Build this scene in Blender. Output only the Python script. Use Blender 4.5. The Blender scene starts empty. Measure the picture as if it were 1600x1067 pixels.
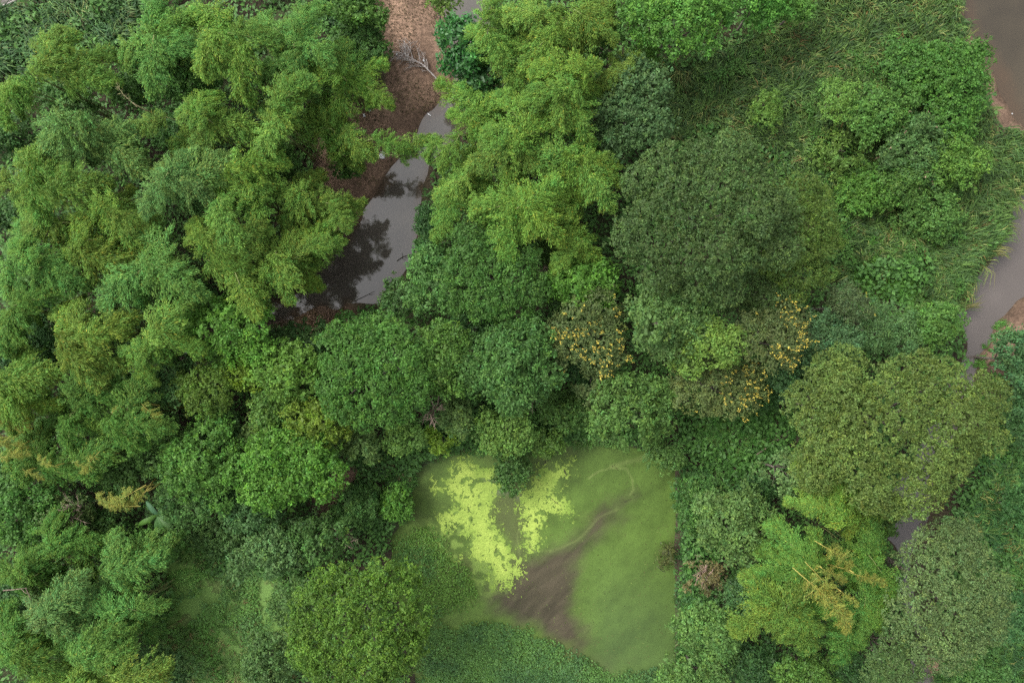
import bpy, math
import numpy as np
from mathutils import Vector, Matrix

sc = bpy.context.scene
col = sc.collection
rng = np.random.default_rng(7)

# ------------------------------------------------------------------ camera, sky, sun, exposure
H, F = 75.0, 1067.0                       # height above the ground (m), focal length in photo pixels
cam = bpy.data.cameras.new('camera')
cam.sensor_width = 36.0
cam.lens = 36.0 * F / 1600.0
cam.clip_start = 1.0
cam.clip_end = 3000.0
co = bpy.data.objects.new('camera', cam)
co.location = (0, 0, H)
co.rotation_euler = (0, 0, 0)
col.objects.link(co)
sc.camera = co

SUN_EL, SUN_AZ = 50.0, 300.0              # azimuth clockwise from +Y
w = bpy.data.worlds.new('World')
sc.world = w
w.use_nodes = True
nt = w.node_tree
nt.nodes.clear()
wo = nt.nodes.new('ShaderNodeOutputWorld')
bg = nt.nodes.new('ShaderNodeBackground')
sky = nt.nodes.new('ShaderNodeTexSky')
sky.sky_type = 'NISHITA'
sky.sun_disc = False
sky.sun_elevation = math.radians(SUN_EL)
sky.sun_rotation = math.radians(SUN_AZ)
sky.dust_density = 4.0
sky.air_density = 1.0
hs = nt.nodes.new('ShaderNodeHueSaturation')
hs.inputs['Saturation'].default_value = 0.18     # an even layer of cloud
nt.links.new(sky.outputs[0], hs.inputs['Color'])
nt.links.new(hs.outputs[0], bg.inputs['Color'])
bg.inputs['Strength'].default_value = 0.15
nt.links.new(bg.outputs[0], wo.inputs['Surface'])

sl = bpy.data.lights.new('sun', 'SUN')
sl.energy = 1.0
sl.angle = math.radians(28)
sl.color = (1.0, 0.965, 0.91)
so = bpy.data.objects.new('sun', sl)
_a = math.radians(SUN_AZ)
_e = math.radians(SUN_EL)
_d = Vector((math.sin(_a) * math.cos(_e), math.cos(_a) * math.cos(_e), math.sin(_e)))
so.rotation_euler = (-_d).to_track_quat('-Z', 'Y').to_euler()
so.location = _d * 200
col.objects.link(so)

sc.view_settings.view_transform = 'Standard'
sc.view_settings.look = 'None'
sc.view_settings.exposure = 1.46
sc.view_settings.gamma = 1.0
sc.view_settings.use_curve_mapping = False
cy = sc.cycles
cy.max_bounces = 5
cy.diffuse_bounces = 3
cy.glossy_bounces = 2
cy.transmission_bounces = 3
cy.transparent_max_bounces = 4
cy.caustics_reflective = False
cy.caustics_refractive = False
cy.use_denoising = False
sc.render.filter_size = 1.7

# ------------------------------------------------------------------ small helpers
def P(px, py, z=0.0):
    """a photo pixel at height z -> world point"""
    k = (H - z) / F
    return np.array([(px - 800.0) * k, (533.5 - py) * k, z])

def PP(poly, z=0.0):
    return np.array([P(a, b, z)[:2] for a, b in poly])

_lat = {}
def vnoise(x, y, seed):
    if seed not in _lat:
        _lat[seed] = np.random.default_rng(1000 + seed).random((128, 128))
    g = _lat[seed]
    xi = np.floor(x).astype(int); yi = np.floor(y).astype(int)
    fx = x - xi; fy = y - yi
    fx = fx * fx * (3 - 2 * fx); fy = fy * fy * (3 - 2 * fy)
    a = g[xi % 128, yi % 128]; b = g[(xi + 1) % 128, yi % 128]
    c = g[xi % 128, (yi + 1) % 128]; d = g[(xi + 1) % 128, (yi + 1) % 128]
    return (a * (1 - fx) + b * fx) * (1 - fy) + (c * (1 - fx) + d * fx) * fy

def fbm(x, y, scale, octs=4, seed=0):
    v = 0.0; amp = 0.5; tot = 0.0; f = 1.0 / scale
    for k in range(octs):
        v = v + amp * vnoise(x * f + 17.3 * k, y * f - 9.1 * k, seed + k)
        tot += amp; amp *= 0.5; f *= 2.03
    return v / tot            # 0..1

def sdist(poly, X, Y):
    """signed distance to a polygon, positive inside"""
    X = np.asarray(X, float); Y = np.asarray(Y, float)
    d = np.full(X.shape, 1e9); ins = np.zeros(X.shape, bool)
    n = len(poly)
    for i in range(n):
        ax, ay = poly[i]; bx, by = poly[(i + 1) % n]
        ex, ey = bx - ax, by - ay
        t = np.clip(((X - ax) * ex + (Y - ay) * ey) / (ex * ex + ey * ey + 1e-12), 0, 1)
        d = np.minimum(d, np.hypot(X - ax - t * ex, Y - ay - t * ey))
        if ay != by:
            c = ((ay > Y) != (by > Y)) & (X < (bx - ax) * (Y - ay) / (by - ay) + ax)
            ins ^= c
    return np.where(ins, d, -d)

def pldist(pts, X, Y):
    d = np.full(np.shape(X), 1e9)
    for (ax, ay), (bx, by) in zip(pts[:-1], pts[1:]):
        ex, ey = bx - ax, by - ay
        t = np.clip(((X - ax) * ex + (Y - ay) * ey) / (ex * ex + ey * ey), 0, 1)
        d = np.minimum(d, np.hypot(X - ax - t * ex, Y - ay - t * ey))
    return d

def sm(a, b, x):
    t = np.clip((x - a) / (b - a), 0, 1)
    return t * t * (3 - 2 * t)

def nrm(v):
    return v / (np.linalg.norm(v, axis=-1, keepdims=True) + 1e-9)

def mesh_np(name, V, Q, C=None, mat=None, smooth=False):
    V = np.asarray(V, np.float32); Q = np.asarray(Q, np.int32)
    me = bpy.data.meshes.new(name)
    me.vertices.add(len(V)); me.vertices.foreach_set('co', V.ravel())
    k = Q.shape[1]
    me.loops.add(Q.size); me.loops.foreach_set('vertex_index', Q.ravel())
    me.polygons.add(len(Q)); me.polygons.foreach_set('loop_start', np.arange(0, Q.size, k, dtype=np.int32))
    if smooth:
        me.polygons.foreach_set('use_smooth', np.ones(len(Q), bool))
    me.update(calc_edges=True)
    if C is not None:
        at = me.color_attributes.new('tint', 'FLOAT_COLOR', 'POINT')
        rgba = np.ones((len(V), 4), np.float32); rgba[:, :3] = C
        at.data.foreach_set('color', rgba.ravel())
    if mat:
        me.materials.append(mat)
    return me

def ob(name, data, parent=None, loc=(0, 0, 0), rot=None, scale=None, color=None):
    o = bpy.data.objects.new(name, data)
    o.location = [float(v) for v in loc]
    if rot is not None: o.rotation_euler = rot
    if scale is not None: o.scale = scale
    if color is not None: o.color = (*[float(c) for c in color], 1.0)
    if parent: o.parent = parent
    col.objects.link(o)
    return o

def tag(o, label, cat=None, group=None, kind=None):
    o['label'] = label
    if cat: o['category'] = cat
    if group: o['group'] = group
    if kind: o['kind'] = kind
    return o

def tube(paths, sides=6):
    """[(points, radii)] -> verts, quads of tapered tubes"""
    V = []; Q = []; off = 0
    for pts, rad in paths:
        pts = np.asarray(pts, float); n = len(pts)
        rad = np.broadcast_to(np.asarray(rad, float), (n,))
        tan = nrm(np.gradient(pts, axis=0))
        ref = np.array([0, 0, 1.0]) if abs(tan[0, 2]) < .9 else np.array([1.0, 0, 0])
        u = nrm(np.cross(tan, ref)); v = np.cross(tan, u)
        a = np.linspace(0, 2 * math.pi, sides, endpoint=False)
        ring = pts[:, None, :] + rad[:, None, None] * (u[:, None, :] * np.cos(a)[None, :, None] + v[:, None, :] * np.sin(a)[None, :, None])
        V.append(ring.reshape(-1, 3))
        i = np.arange(n - 1)[:, None] * sides; j = np.arange(sides)[None, :]; j2 = (j + 1) % sides
        Q.append(np.stack([i + j, i + j2, i + sides + j2, i + sides + j], -1).reshape(-1, 4) + off)
        off += n * sides
        # end cap as a fan of one quad pair
        if sides >= 4:
            e = off - sides
            Q.append(np.array([[e, e + 1, e + 2, e + 3]]) if sides == 4 else np.array([[e + k, e + k + 1, e + k + 2, e] for k in range(1, sides - 2, 2)]))
    return np.concatenate(V), np.concatenate(Q)

def leaf_verts(p, d, n, L, W, droop=0.12):
    """kite shaped leaves: base p, axis d, normal n"""
    d = nrm(d); n = nrm(n - d * np.sum(n * d, -1, keepdims=True)); s = np.cross(d, n)
    L = np.asarray(L)[:, None]; W = np.asarray(W)[:, None]
    mid = p + d * L * .45
    tip = p + d * L - n * L * droop
    V = np.stack([p, mid + s * W * .5, tip, mid - s * W * .5], 1).reshape(-1, 3)
    Q = np.arange(len(p) * 4).reshape(-1, 4)
    return V, Q

def rnd_unit(r, n):
    return nrm(r.normal(size=(n, 3)))

TRI = [0]
# ------------------------------------------------------------------ materials
def newmat(name):
    m = bpy.data.materials.new(name); m.use_nodes = True
    t = m.node_tree; t.nodes.clear()
    out = t.nodes.new('ShaderNodeOutputMaterial')
    return m, t, out

def N(t, kind, **kw):
    n = t.nodes.new(kind)
    for k, v in kw.items():
        if k in n.inputs: n.inputs[k].default_value = v
        else: setattr(n, k, v)
    return n

def leaf_material(name, rough=.5, spec=.3, trans=.28, objcol=True):
    m, t, out = newmat(name)
    at = N(t, 'ShaderNodeAttribute', attribute_name='tint')
    if objcol:
        oi = N(t, 'ShaderNodeObjectInfo')
        mx = N(t, 'ShaderNodeMix', data_type='RGBA', blend_type='MULTIPLY'); mx.inputs[0].default_value = 1.0
        t.links.new(oi.outputs['Color'], mx.inputs[6]); t.links.new(at.outputs['Color'], mx.inputs[7])
        c = mx.outputs[2]
    else:
        c = at.outputs['Color']
    pb = N(t, 'ShaderNodeBsdfPrincipled'); pb.inputs['Roughness'].default_value = rough
    pb.inputs['Specular IOR Level'].default_value = spec
    tr = N(t, 'ShaderNodeBsdfTranslucent')
    ms = N(t, 'ShaderNodeMixShader'); ms.inputs[0].default_value = trans
    t.links.new(c, pb.inputs['Base Color']); t.links.new(c, tr.inputs['Color'])
    t.links.new(pb.outputs[0], ms.inputs[1]); t.links.new(tr.outputs[0], ms.inputs[2])
    t.links.new(ms.outputs[0], out.inputs['Surface'])
    return m

M_LEAF = leaf_material('leaf', .55, .2, .3)
M_GLOSS = leaf_material('glossy_leaf', .45, .3, .22)
M_BAMBOO = leaf_material('bamboo_leaf', .6, .15, .34)
M_GRASS = leaf_material('grass_blade', .55, .2, .28, objcol=False)

def bark_material(name, c1, c2, scale=3.0, objcol=False):
    m, t, out = newmat(name)
    tc = N(t, 'ShaderNodeTexCoord')
    nz = N(t, 'ShaderNodeTexNoise'); nz.inputs['Scale'].default_value = scale; nz.inputs['Detail'].default_value = 6
    cr = N(t, 'ShaderNodeValToRGB')
    cr.color_ramp.elements[0].position = .35; cr.color_ramp.elements[1].position = .7
    cr.color_ramp.elements[0].color = (*c1, 1); cr.color_ramp.elements[1].color = (*c2, 1)
    pb = N(t, 'ShaderNodeBsdfPrincipled'); pb.inputs['Roughness'].default_value = .8
    bp = N(t, 'ShaderNodeBump'); bp.inputs['Strength'].default_value = .4; bp.inputs['Distance'].default_value = .02
    t.links.new(tc.outputs['Object'], nz.inputs['Vector']); t.links.new(nz.outputs['Fac'], cr.inputs['Fac'])
    t.links.new(cr.outputs['Color'], pb.inputs['Base Color'])
    t.links.new(nz.outputs['Fac'], bp.inputs['Height']); t.links.new(bp.outputs[0], pb.inputs['Normal'])
    t.links.new(pb.outputs[0], out.inputs['Surface'])
    return m

M_BARK = bark_material('bark', (.05, .04, .03), (.12, .10, .08))
M_CULM = bark_material('bamboo_culm', (.10, .13, .035), (.17, .18, .06), 2)
M_CULMY = bark_material('yellow_bamboo_culm', (.25, .21, .04), (.36, .31, .07), 2)
M_CULMP = bark_material('pale_bamboo_culm', (.26, .22, .11), (.36, .31, .17), 2)
M_DEAD = bark_material('bleached_wood', (.24, .21, .19), (.42, .38, .35), 4)
M_TWIG = bark_material('dead_twig', (.10, .07, .05), (.20, .145, .11), 4)
M_WET = bark_material('wet_stick', (.02, .018, .012), (.05, .04, .025), 4)

def ground_material(name, scale=2.2, bump=.5, rough=.95):
    m, t, out = newmat(name)
    at = N(t, 'ShaderNodeAttribute', attribute_name='tint')
    ge = N(t, 'ShaderNodeNewGeometry')
    nz = N(t, 'ShaderNodeTexNoise'); nz.inputs['Scale'].default_value = scale; nz.inputs['Detail'].default_value = 8; nz.inputs['Roughness'].default_value = .7
    n2 = N(t, 'ShaderNodeTexVoronoi'); n2.inputs['Scale'].default_value = scale * 2.2
    mr = N(t, 'ShaderNodeMapRange'); mr.inputs[1].default_value = .3; mr.inputs[2].default_value = .7; mr.inputs[3].default_value = .55; mr.inputs[4].default_value = 1.5
    mv = N(t, 'ShaderNodeMapRange'); mv.inputs[1].default_value = 0; mv.inputs[2].default_value = .6; mv.inputs[3].default_value = 1.25; mv.inputs[4].default_value = .8
    mm = N(t, 'ShaderNodeMath', operation='MULTIPLY')
    vm = N(t, 'ShaderNodeVectorMath', operation='SCALE')
    pb = N(t, 'ShaderNodeBsdfPrincipled'); pb.inputs['Roughness'].default_value = rough; pb.inputs['Specular IOR Level'].default_value = .2
    bp = N(t, 'ShaderNodeBump'); bp.inputs['Strength'].default_value = bump; bp.inputs['Distance'].default_value = .15
    L = t.links.new
    L(ge.outputs['Position'], nz.inputs['Vector']); L(ge.outputs['Position'], n2.inputs['Vector'])
    L(nz.outputs['Fac'], mr.inputs[0]); L(n2.outputs['Distance'], mv.inputs[0])
    L(mr.outputs[0], mm.inputs[0]); L(mv.outputs[0], mm.inputs[1])
    L(at.outputs['Color'], vm.inputs[0]); L(mm.outputs[0], vm.inputs['Scale'])
    L(vm.outputs[0], pb.inputs['Base Color'])
    L(nz.outputs['Fac'], bp.inputs['Height']); L(bp.outputs[0], pb.inputs['Normal'])
    L(pb.outputs[0], out.inputs['Surface'])
    return m

def water_material(name, ior=1.55, rough=.03, ripple=.12, scale=2.5):
    m, t, out = newmat(name)
    at = N(t, 'ShaderNodeAttribute', attribute_name='tint')
    ge = N(t, 'ShaderNodeNewGeometry')
    nz = N(t, 'ShaderNodeTexNoise'); nz.inputs['Scale'].default_value = scale; nz.inputs['Detail'].default_value = 3
    pb = N(t, 'ShaderNodeBsdfPrincipled'); pb.inputs['Roughness'].default_value = rough; pb.inputs['IOR'].default_value = ior
    bp = N(t, 'ShaderNodeBump'); bp.inputs['Strength'].default_value = ripple; bp.inputs['Distance'].default_value = .03
    L = t.links.new
    L(ge.outputs['Position'], nz.inputs['Vector']); L(nz.outputs['Fac'], bp.inputs['Height'])
    L(bp.outputs[0], pb.inputs['Normal']); L(at.outputs['Color'], pb.inputs['Base Color'])
    L(pb.outputs[0], out.inputs['Surface'])
    return m

def surf_material(name, rough=.7, spec=.3, jitter=.35, scale=9.0):
    m, t, out = newmat(name)
    at = N(t, 'ShaderNodeAttribute', attribute_name='tint')
    ge = N(t, 'ShaderNodeNewGeometry')
    nz = N(t, 'ShaderNodeTexNoise'); nz.inputs['Scale'].default_value = scale; nz.inputs['Detail'].default_value = 5
    mr = N(t, 'ShaderNodeMapRange'); mr.inputs[1].default_value = .3; mr.inputs[2].default_value = .7; mr.inputs[3].default_value = 1 - jitter; mr.inputs[4].default_value = 1 + jitter
    vm = N(t, 'ShaderNodeVectorMath', operation='SCALE')
    pb = N(t, 'ShaderNodeBsdfPrincipled'); pb.inputs['Roughness'].default_value = rough; pb.inputs['Specular IOR Level'].default_value = spec
    L = t.links.new
    L(ge.outputs['Position'], nz.inputs['Vector']); L(nz.outputs['Fac'], mr.inputs[0])
    L(at.outputs['Color'], vm.inputs[0]); L(mr.outputs[0], vm.inputs['Scale']); L(vm.outputs[0], pb.inputs['Base Color'])
    L(pb.outputs[0], out.inputs['Surface'])
    return m

M_GROUND = ground_material('forest_soil')
M_WATER = water_material('murky_water', 1.56)
M_POND = surf_material('pond_scum_water', .5, .15, .26, 14.0)
M_ALGAE = surf_material('algae_mat', .8, .2, .24, 7.0)
M_FLOWER = surf_material('yellow_petals', .6, .2, .1)

# ------------------------------------------------------------------ layout polygons (photo pixels)
WL = -1.2
STREAM = [(690,-40),(692,30),(708,60),(718,100),(710,135),(690,160),(668,178),(657,205),(640,235),(614,262),(594,295),(576,325),(562,345),(535,375),(505,400),(475,440),(455,465),(420,478),(380,500),(330,520),(250,540),(180,560),
          (180,590),(260,575),(340,550),(400,520),(440,508),(470,492),(500,480),(530,486),(545,476),(590,474),(612,440),(645,415),(655,390),(650,360),(655,320),(664,290),(672,255),(694,228),(726,212),(742,170),(752,120),(760,60),(770,-40)]
RIVER = [(1494,-60),(1503,0),(1512,40),(1524,80),(1546,108),(1566,150),(1584,186),(1600,198),(1660,235),(1640,275),(1600,296),(1575,318),(1566,380),(1530,430),(1507,470),(1492,495),(1512,535),(1500,570),(1460,640),(1425,720),(1384,775),(1384,835),(1404,870),(1402,920),(1412,950),(1430,1000),(1420,1120),
         (1480,1120),(1450,1040),(1440,960),(1432,920),(1425,870),(1446,830),(1455,770),(1468,720),(1515,630),(1532,556),(1560,505),(1590,468),(1640,430),(1780,330),(1780,-60)]
POND = [(648,748),(662,728),(690,712),(730,704),(770,706),(800,712),(840,704),(880,692),(930,690),(990,700),(1030,706),(1056,712),(1056,800),(1053,880),(1055,960),(1056,1040),(1080,1090),(1080,1160),(640,1160),(650,1080),(640,990),(612,900),(612,840),(640,800)]
POND_WL = -0.45
SWAMP = [(255,880),(300,850),(340,890),(380,870),(440,900),(470,960),(450,1060),(420,1120),(260,1120),(245,1000),(270,930)]
SWAMP_WL = -0.03
MUDS = [[(583,-40),(705,-40),(715,60),(718,110),(705,150),(668,185),(650,222),(560,215),(556,175),(600,140),(612,90),(578,50)],
        [(500,225),(560,212),(645,222),(612,290),(584,335),(550,372),(520,362),(500,290)],
        [(450,505),(470,482),(540,478),(560,488),(536,540),(470,530)],
        [(1528,560),(1545,520),(1580,470),(1620,440),(1640,480),(1590,530),(1556,580)],
        [(1490,-20),(1510,40),(1530,80),(1552,105),(1590,180),(1615,205),(1590,225),(1545,185),(1520,120),(1496,50)],
        [(1430,1040),(1465,1030),(1470,1080),(1420,1080)],
        [(505,745),(545,725),(560,735),(530,780),(505,800),(495,775)]]
ROAD = [(-400,215),(0,20),(22,9),(46,-6),(200,-95),(200,-260),(-400,-100)]
MEADOW = [(1000,110),(1090,90),(1160,60),(1200,20),(1300,-30),(1480,-40),(1498,60),(1520,140),(1560,205),(1610,240),(1600,280),(1548,320),(1535,390),(1495,440),(1475,490),(1420,490),(1440,400),(1300,440),(1290,300),(1220,260),(1100,215),(1030,230),(1010,160)]

S_STREAM = PP(STREAM, WL); S_RIVER = PP(RIVER, WL); S_POND = PP(POND, POND_WL); S_SWAMP = PP(SWAMP, SWAMP_WL)
S_MUD = [PP(m, -.6) for m in MUDS]; S_ROAD = PP(ROAD, 0.1); S_MEADOW = PP(MEADOW, 0)

def height(X, Y):
    X = np.asarray(X, float); Y = np.asarray(Y, float)
    h = .7 * (fbm(X, Y, 9, 3, 3) - .45)
    jit = 1.3 * (fbm(X, Y, 2.2, 3, 11) - .5)
    for poly, wl, slope, deep in ((S_STREAM, WL, .34, 1.0), (S_RIVER, WL, .5, 1.4), (S_POND, POND_WL, .55, .8)):
        d = sdist(poly, X, Y) + jit * (.35 if poly is S_POND else 1)
        t = np.maximum(wl - slope * d, wl - deep)
        h = np.minimum(h, t)
    ds = sdist(S_SWAMP, X, Y)
    h = h + sm(-1, 2, ds) * (-.12 + .7 * (fbm(X, Y, 2.2, 4, 21) - .5) - h)
    dr = sdist(S_ROAD, X, Y)
    h = h + sm(-1.5, .0, dr) * (0.05 - h)
    return h

# ------------------------------------------------------------------ ground
def axis(lim, step, far):
    c = list(np.arange(-lim, lim + 1e-6, step))
    s = step; x = lim; e = []
    while x < far:
        s *= 1.5; x += s; e.append(x)
    return np.array([-v for v in e[::-1]] + c + e)
xs = axis(62, .5, 900); ys = axis(43, .5, 900)
GX, GY = np.meshgrid(xs, ys)
GZ = height(GX, GY)
soil = np.array([.040, .033, .020]); mudc = np.array([.185, .120, .082]); grassc = np.array([.045, .060, .018]); wetc = np.array([.045, .032, .020])
gc = np.broadcast_to(soil, GX.shape + (3,)).copy()
nz = fbm(GX, GY, 3, 4, 31)
gc = gc * (.7 + .6 * nz)[..., None] + (fbm(GX, GY, 6, 3, 35) > .55)[..., None] * np.array([.0, .014, .0])
k = sm(-2, 1, sdist(S_MEADOW, GX, GY) + 3 * (nz - .5))[..., None]
gc = gc * (1 - k) + grassc * k
for mi, mp in enumerate(S_MUD):
    k = sm(-1.0, .5, sdist(mp, GX, GY) + 3.2 * (fbm(GX, GY, 2, 4, 41) - .5))[..., None]
    gc = gc * (1 - k) + (mudc * (.62 if mi in (3, 6) else .85 if mi == 4 else 1.0) * (.35 + 1.25 * fbm(GX, GY, 1.6, 4, 44))[..., None]) * k
k = sm(0.4, -.3, GZ - WL)[..., None]
gc = gc * (1 - k) + wetc * k
k = sm(-1, 1, sdist(S_SWAMP, GX, GY))[..., None]
gc = gc * (1 - k) + np.array([.100, .150, .042]) * k
ni, nj = GX.shape
idx = np.arange(ni * nj).reshape(ni, nj)
Q = np.stack([idx[:-1, :-1], idx[:-1, 1:], idx[1:, 1:], idx[1:, :-1]], -1).reshape(-1, 4)
g = ob('ground', mesh_np('ground', np.stack([GX, GY, GZ], -1).reshape(-1, 3), Q, gc.reshape(-1, 3), M_GROUND, True))
tag(g, 'dark forest soil with brown mud banks under the trees', kind='structure')
TRI[0] += len(Q) * 2

# ------------------------------------------------------------------ water sheets
def sheet(name, poly, z, step, margin, colf, mat, label):
    lo = poly.min(0) - margin; hi = poly.max(0) + margin
    lo = np.maximum(lo, [-75, -56]); hi = np.minimum(hi, [75, 56])
    X, Y = np.meshgrid(np.arange(lo[0], hi[0], step), np.arange(lo[1], hi[1], step))
    keep = sdist(poly, X, Y) > -margin
    c = colf(X, Y)
    ii = np.arange(X.size).reshape(X.shape)
    q = np.stack([ii[:-1, :-1], ii[:-1, 1:], ii[1:, 1:], ii[1:, :-1]], -1).reshape(-1, 4)
    q = q[keep[:-1, :-1].ravel()]
    used = np.unique(q); remap = np.full(X.size, -1); remap[used] = np.arange(len(used))
    V = np.stack([X, Y, np.full(X.shape, z)], -1).reshape(-1, 3)[used]
    o = ob(name, mesh_np(name, V, remap[q], c.reshape(-1, 3)[used], mat))
    tag(o, label, kind='structure'); TRI[0] += len(q) * 2
    return o

def px_of(X, Y, z):
    k = F / (H - z)
    return X * k + 800, 533.5 - Y * k

def stream_col(X, Y):
    n = fbm(X, Y, 4, 3, 51)[..., None]
    c = np.array([.060, .053, .044]) * (.75 + .5 * n)
    u, v = px_of(X, Y, WL)
    k = sm(1.2, .1, sdist(S_STREAM, X, Y) + 1.4 * (fbm(X, Y, 1.6, 3, 53) - .5))[..., None]
    c = c * (1 - k * .7) + np.array([.055, .036, .022]) * k * .7
    return c
sheet('stream', S_STREAM, WL, .35, 3.0, stream_col, M_WATER, 'narrow murky grey stream winding between muddy banks and bamboo')

def river_col(X, Y):
    u, v = px_of(X, Y, WL)
    n = fbm(X, Y, 5, 4, 55)[..., None]
    c = np.array([.074, .063, .056]) * (.7 + .6 * n)
    k = sm(330, 200, v)[..., None]
    br = np.array([.040, .031, .018]) * (.4 + 1.2 * n)  # strong noise paints pale cloud-like reflection smudges into the brown water colour
    c = c * (1 - k) + br * k
    k = sm(2.2, .2, sdist(S_RIVER, X, Y) + 2 * (fbm(X, Y, 2.5, 3, 57) - .5))[..., None] * sm(300, 200, v)[..., None]
    return c * (1 - k * .6) + np.array([.06, .035, .018]) * k * .6
sheet('river', S_RIVER, WL, .45, 3.0, river_col, M_WATER, 'wider brown-grey river along the right side of the view')

ALGAE = [[(688,762),(708,748),(716,722),(732,716),(742,734),(768,738),(778,756),(764,778),(772,800),(766,818),(788,845),(802,875),(806,895),(792,915),(772,905),(766,880),(742,862),(738,838),(712,822),(688,818),(698,802),(722,790),(706,775)],
         [(886,722),(880,740),(868,756),(862,775),(858,790),(880,792),(884,800),(848,802),(842,830),(832,848),(822,812),(820,780),(826,765),(840,752),(856,742),(868,728)]]
# pond: duckweed film over shallow water, colours by where the films really lie
def pond_col(X, Y):
    u, v = px_of(X, Y, POND_WL)
    a = math.radians(40)
    xs_, ys_ = X * math.cos(a) + Y * math.sin(a), -X * math.sin(a) + Y * math.cos(a)
    st = fbm(xs_ * .35, ys_, 1.6, 5, 61)
    n1 = fbm(X, Y, 5, 4, 67); n2 = fbm(X, Y, .7, 4, 71)
    c = np.array([.060, .102, .0185]) * (.60 + .70 * st + .34 * (n2 - .5) + .25 * (fbm(X, Y, 2.2, 4, 83) - .5))[..., None]
    o = sm(.5, .75, n1)[..., None] * .5
    c = c * (1 - o) + np.array([.058, .066, .022]) * o
    # darker grey green film in the lower right
    k = sm(820, 1000, v)[..., None] * sm(880, 960, u)[..., None] * .45
    c = c * (1 - k) + np.array([.040, .066, .026]) * k
    # open brown water
    wu = u + 26 * (fbm(X, Y, 2.5, 4, 73) - .5); wv = v + 26 * (fbm(X, Y, 2.5, 4, 77) - .5)
    br = [(1000,770),(955,815),(915,860),(900,910),(895,950),(920,1000),(900,1010),(850,990),(780,955),(760,930),(780,905),(800,895),(815,872),(850,862),(900,840),(945,800)]
    k = (sm(-20, 24, sdist(br, wu, wv) + 26 * (fbm(xs_ * .4, ys_, 1.1, 5, 85) - .5)) * .95)[..., None]
    fib = fbm(xs_ * .25, ys_, .5, 4, 81)
    c = c * (1 - k) + np.array([.040, .032, .021]) * (.5 + 1.1 * fib)[..., None] * k
    k = (sm(-12, 10, sdist([(770,775),(815,770),(826,860),(800,880),(790,840),(775,800)], wu, wv)) * .6)[..., None]
    c = c * (1 - k) + np.array([.056, .066, .024]) * k
    # pale drifted lines of scum
    for pts, wd, s in (([(921,748),(935,738),(955,730),(978,733),(988,748),(990,764),(982,774)], 1.6, .6),
                       ([(955,728),(985,722),(1005,712)], 3.5, .5), ([(965,795),(930,815),(900,845),(868,858),(835,862)], 2.0, .3),
                       ([(815,770),(822,800),(808,840),(815,880)], 1.5, .45), ([(835,862),(828,845),(822,832)], 2, .5), ([(786,905),(792,925)], 1.2, .4)):
        k = (s * sm(wd * 1.6, wd * .3, pldist(pts, wu * .35 + u * .65, wv * .35 + v * .65)) * (.4 + .8 * n2))[..., None]
        c = c * (1 - k) + np.array([.125, .160, .048]) * k
    # grey film
    k = (sm(-8, 8, sdist([(745,740),(790,745),(820,765),(812,782),(790,772),(768,775),(735,800),(730,790),(765,765)], wu, wv)) * sm(.42, .62, n2) * .8)[..., None]
    c = c * (1 - k) + np.array([.085, .088, .065]) * k
    # pale film drifting off the algae mats
    for mat_ in ALGAE:
        dm = sdist(mat_, u + 30 * (fbm(X, Y, 1.4, 4, 301) - .5), v + 30 * (fbm(X, Y, 1.4, 4, 311) - .5))
        k = (sm(-24, 14, dm) * (.25 + .75 * sm(.35, .65, n2)) * .5)[..., None]
        c = c * (1 - k) + np.array([.105, .165, .028]) * k
    # thin yellow scum between the plants on the left
    th = [(690,800),(745,790),(790,850),(800,900),(770,930),(730,900),(690,870),(655,830)]
    k = (sm(-14, 14, sdist(th, wu, wv)) * sm(.46, .62, n2) * .8)[..., None]
    c = c * (1 - k) + np.array([.115, .175, .035]) * k
    return c
sheet('pond', S_POND, POND_WL, .14, .8, pond_col, M_POND, 'green duckweed-covered pond with an open brown water patch')
sheet('swamp_pool', S_SWAMP, SWAMP_WL, .4, .5, lambda X, Y: np.array([.100, .180, .040]) * (.75 + .5 * fbm(X, Y, 2, 4, 91))[..., None], M_POND, 'shallow algae-green swamp water among weeds at lower left')

def algae(poly, name, label, cat_seed, rag=22, hole=.36):
    pw = PP(poly, POND_WL)
    lo = pw.min(0) - 1.5; hi = pw.max(0) + 1.5; s = .075
    X, Y = np.meshgrid(np.arange(lo[0], hi[0], s), np.arange(lo[1], hi[1], s))
    d = sdist(pw, X, Y) + 2.4 * (fbm(X, Y, 1.5, 4, cat_seed) - .5) + .35
    sp = .62 * fbm(X, Y, .32, 4, cat_seed + 9) + .38 * fbm(X, Y, .11, 2, cat_seed + 12)
    m = sp < .24 + .42 * sm(-1.7, 1.2, d) - .3 * (fbm(X, Y, .9, 2, cat_seed + 15) > .74)
    m &= d > -1.7
    ii = np.arange(X.size).reshape(X.shape)
    q = np.stack([ii[:-1, :-1], ii[:-1, 1:], ii[1:, 1:], ii[1:, :-1]], -1)[m[:-1, :-1]]
    used = np.unique(q); remap = np.full(X.size, -1); remap[used] = np.arange(len(used))
    jx = rng.normal(0, .018, X.shape); jy = rng.normal(0, .018, X.shape)
    Z = POND_WL + .012 + .02 * fbm(X, Y, .6, 3, cat_seed + 3)
    V = np.stack([X + jx, Y + jy, Z], -1).reshape(-1, 3)[used]
    mix = fbm(X, Y, 1.2, 4, cat_seed + 7).reshape(-1)[used][:, None]
    mix = np.clip(mix + .35 * sm(-.6, 1.2, d).reshape(-1)[used][:, None] - .2 + rng.normal(0, .12, (len(used), 1)), 0, 1.2)
    c = np.array([.105, .175, .026]) * (1 - mix) + np.array([.250, .325, .062]) * mix
    o = ob(name, mesh_np(name, V, remap[q], c, M_ALGAE))
    tag(o, label, 'algae', kind='stuff'); TRI[0] += len(q) * 2
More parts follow.
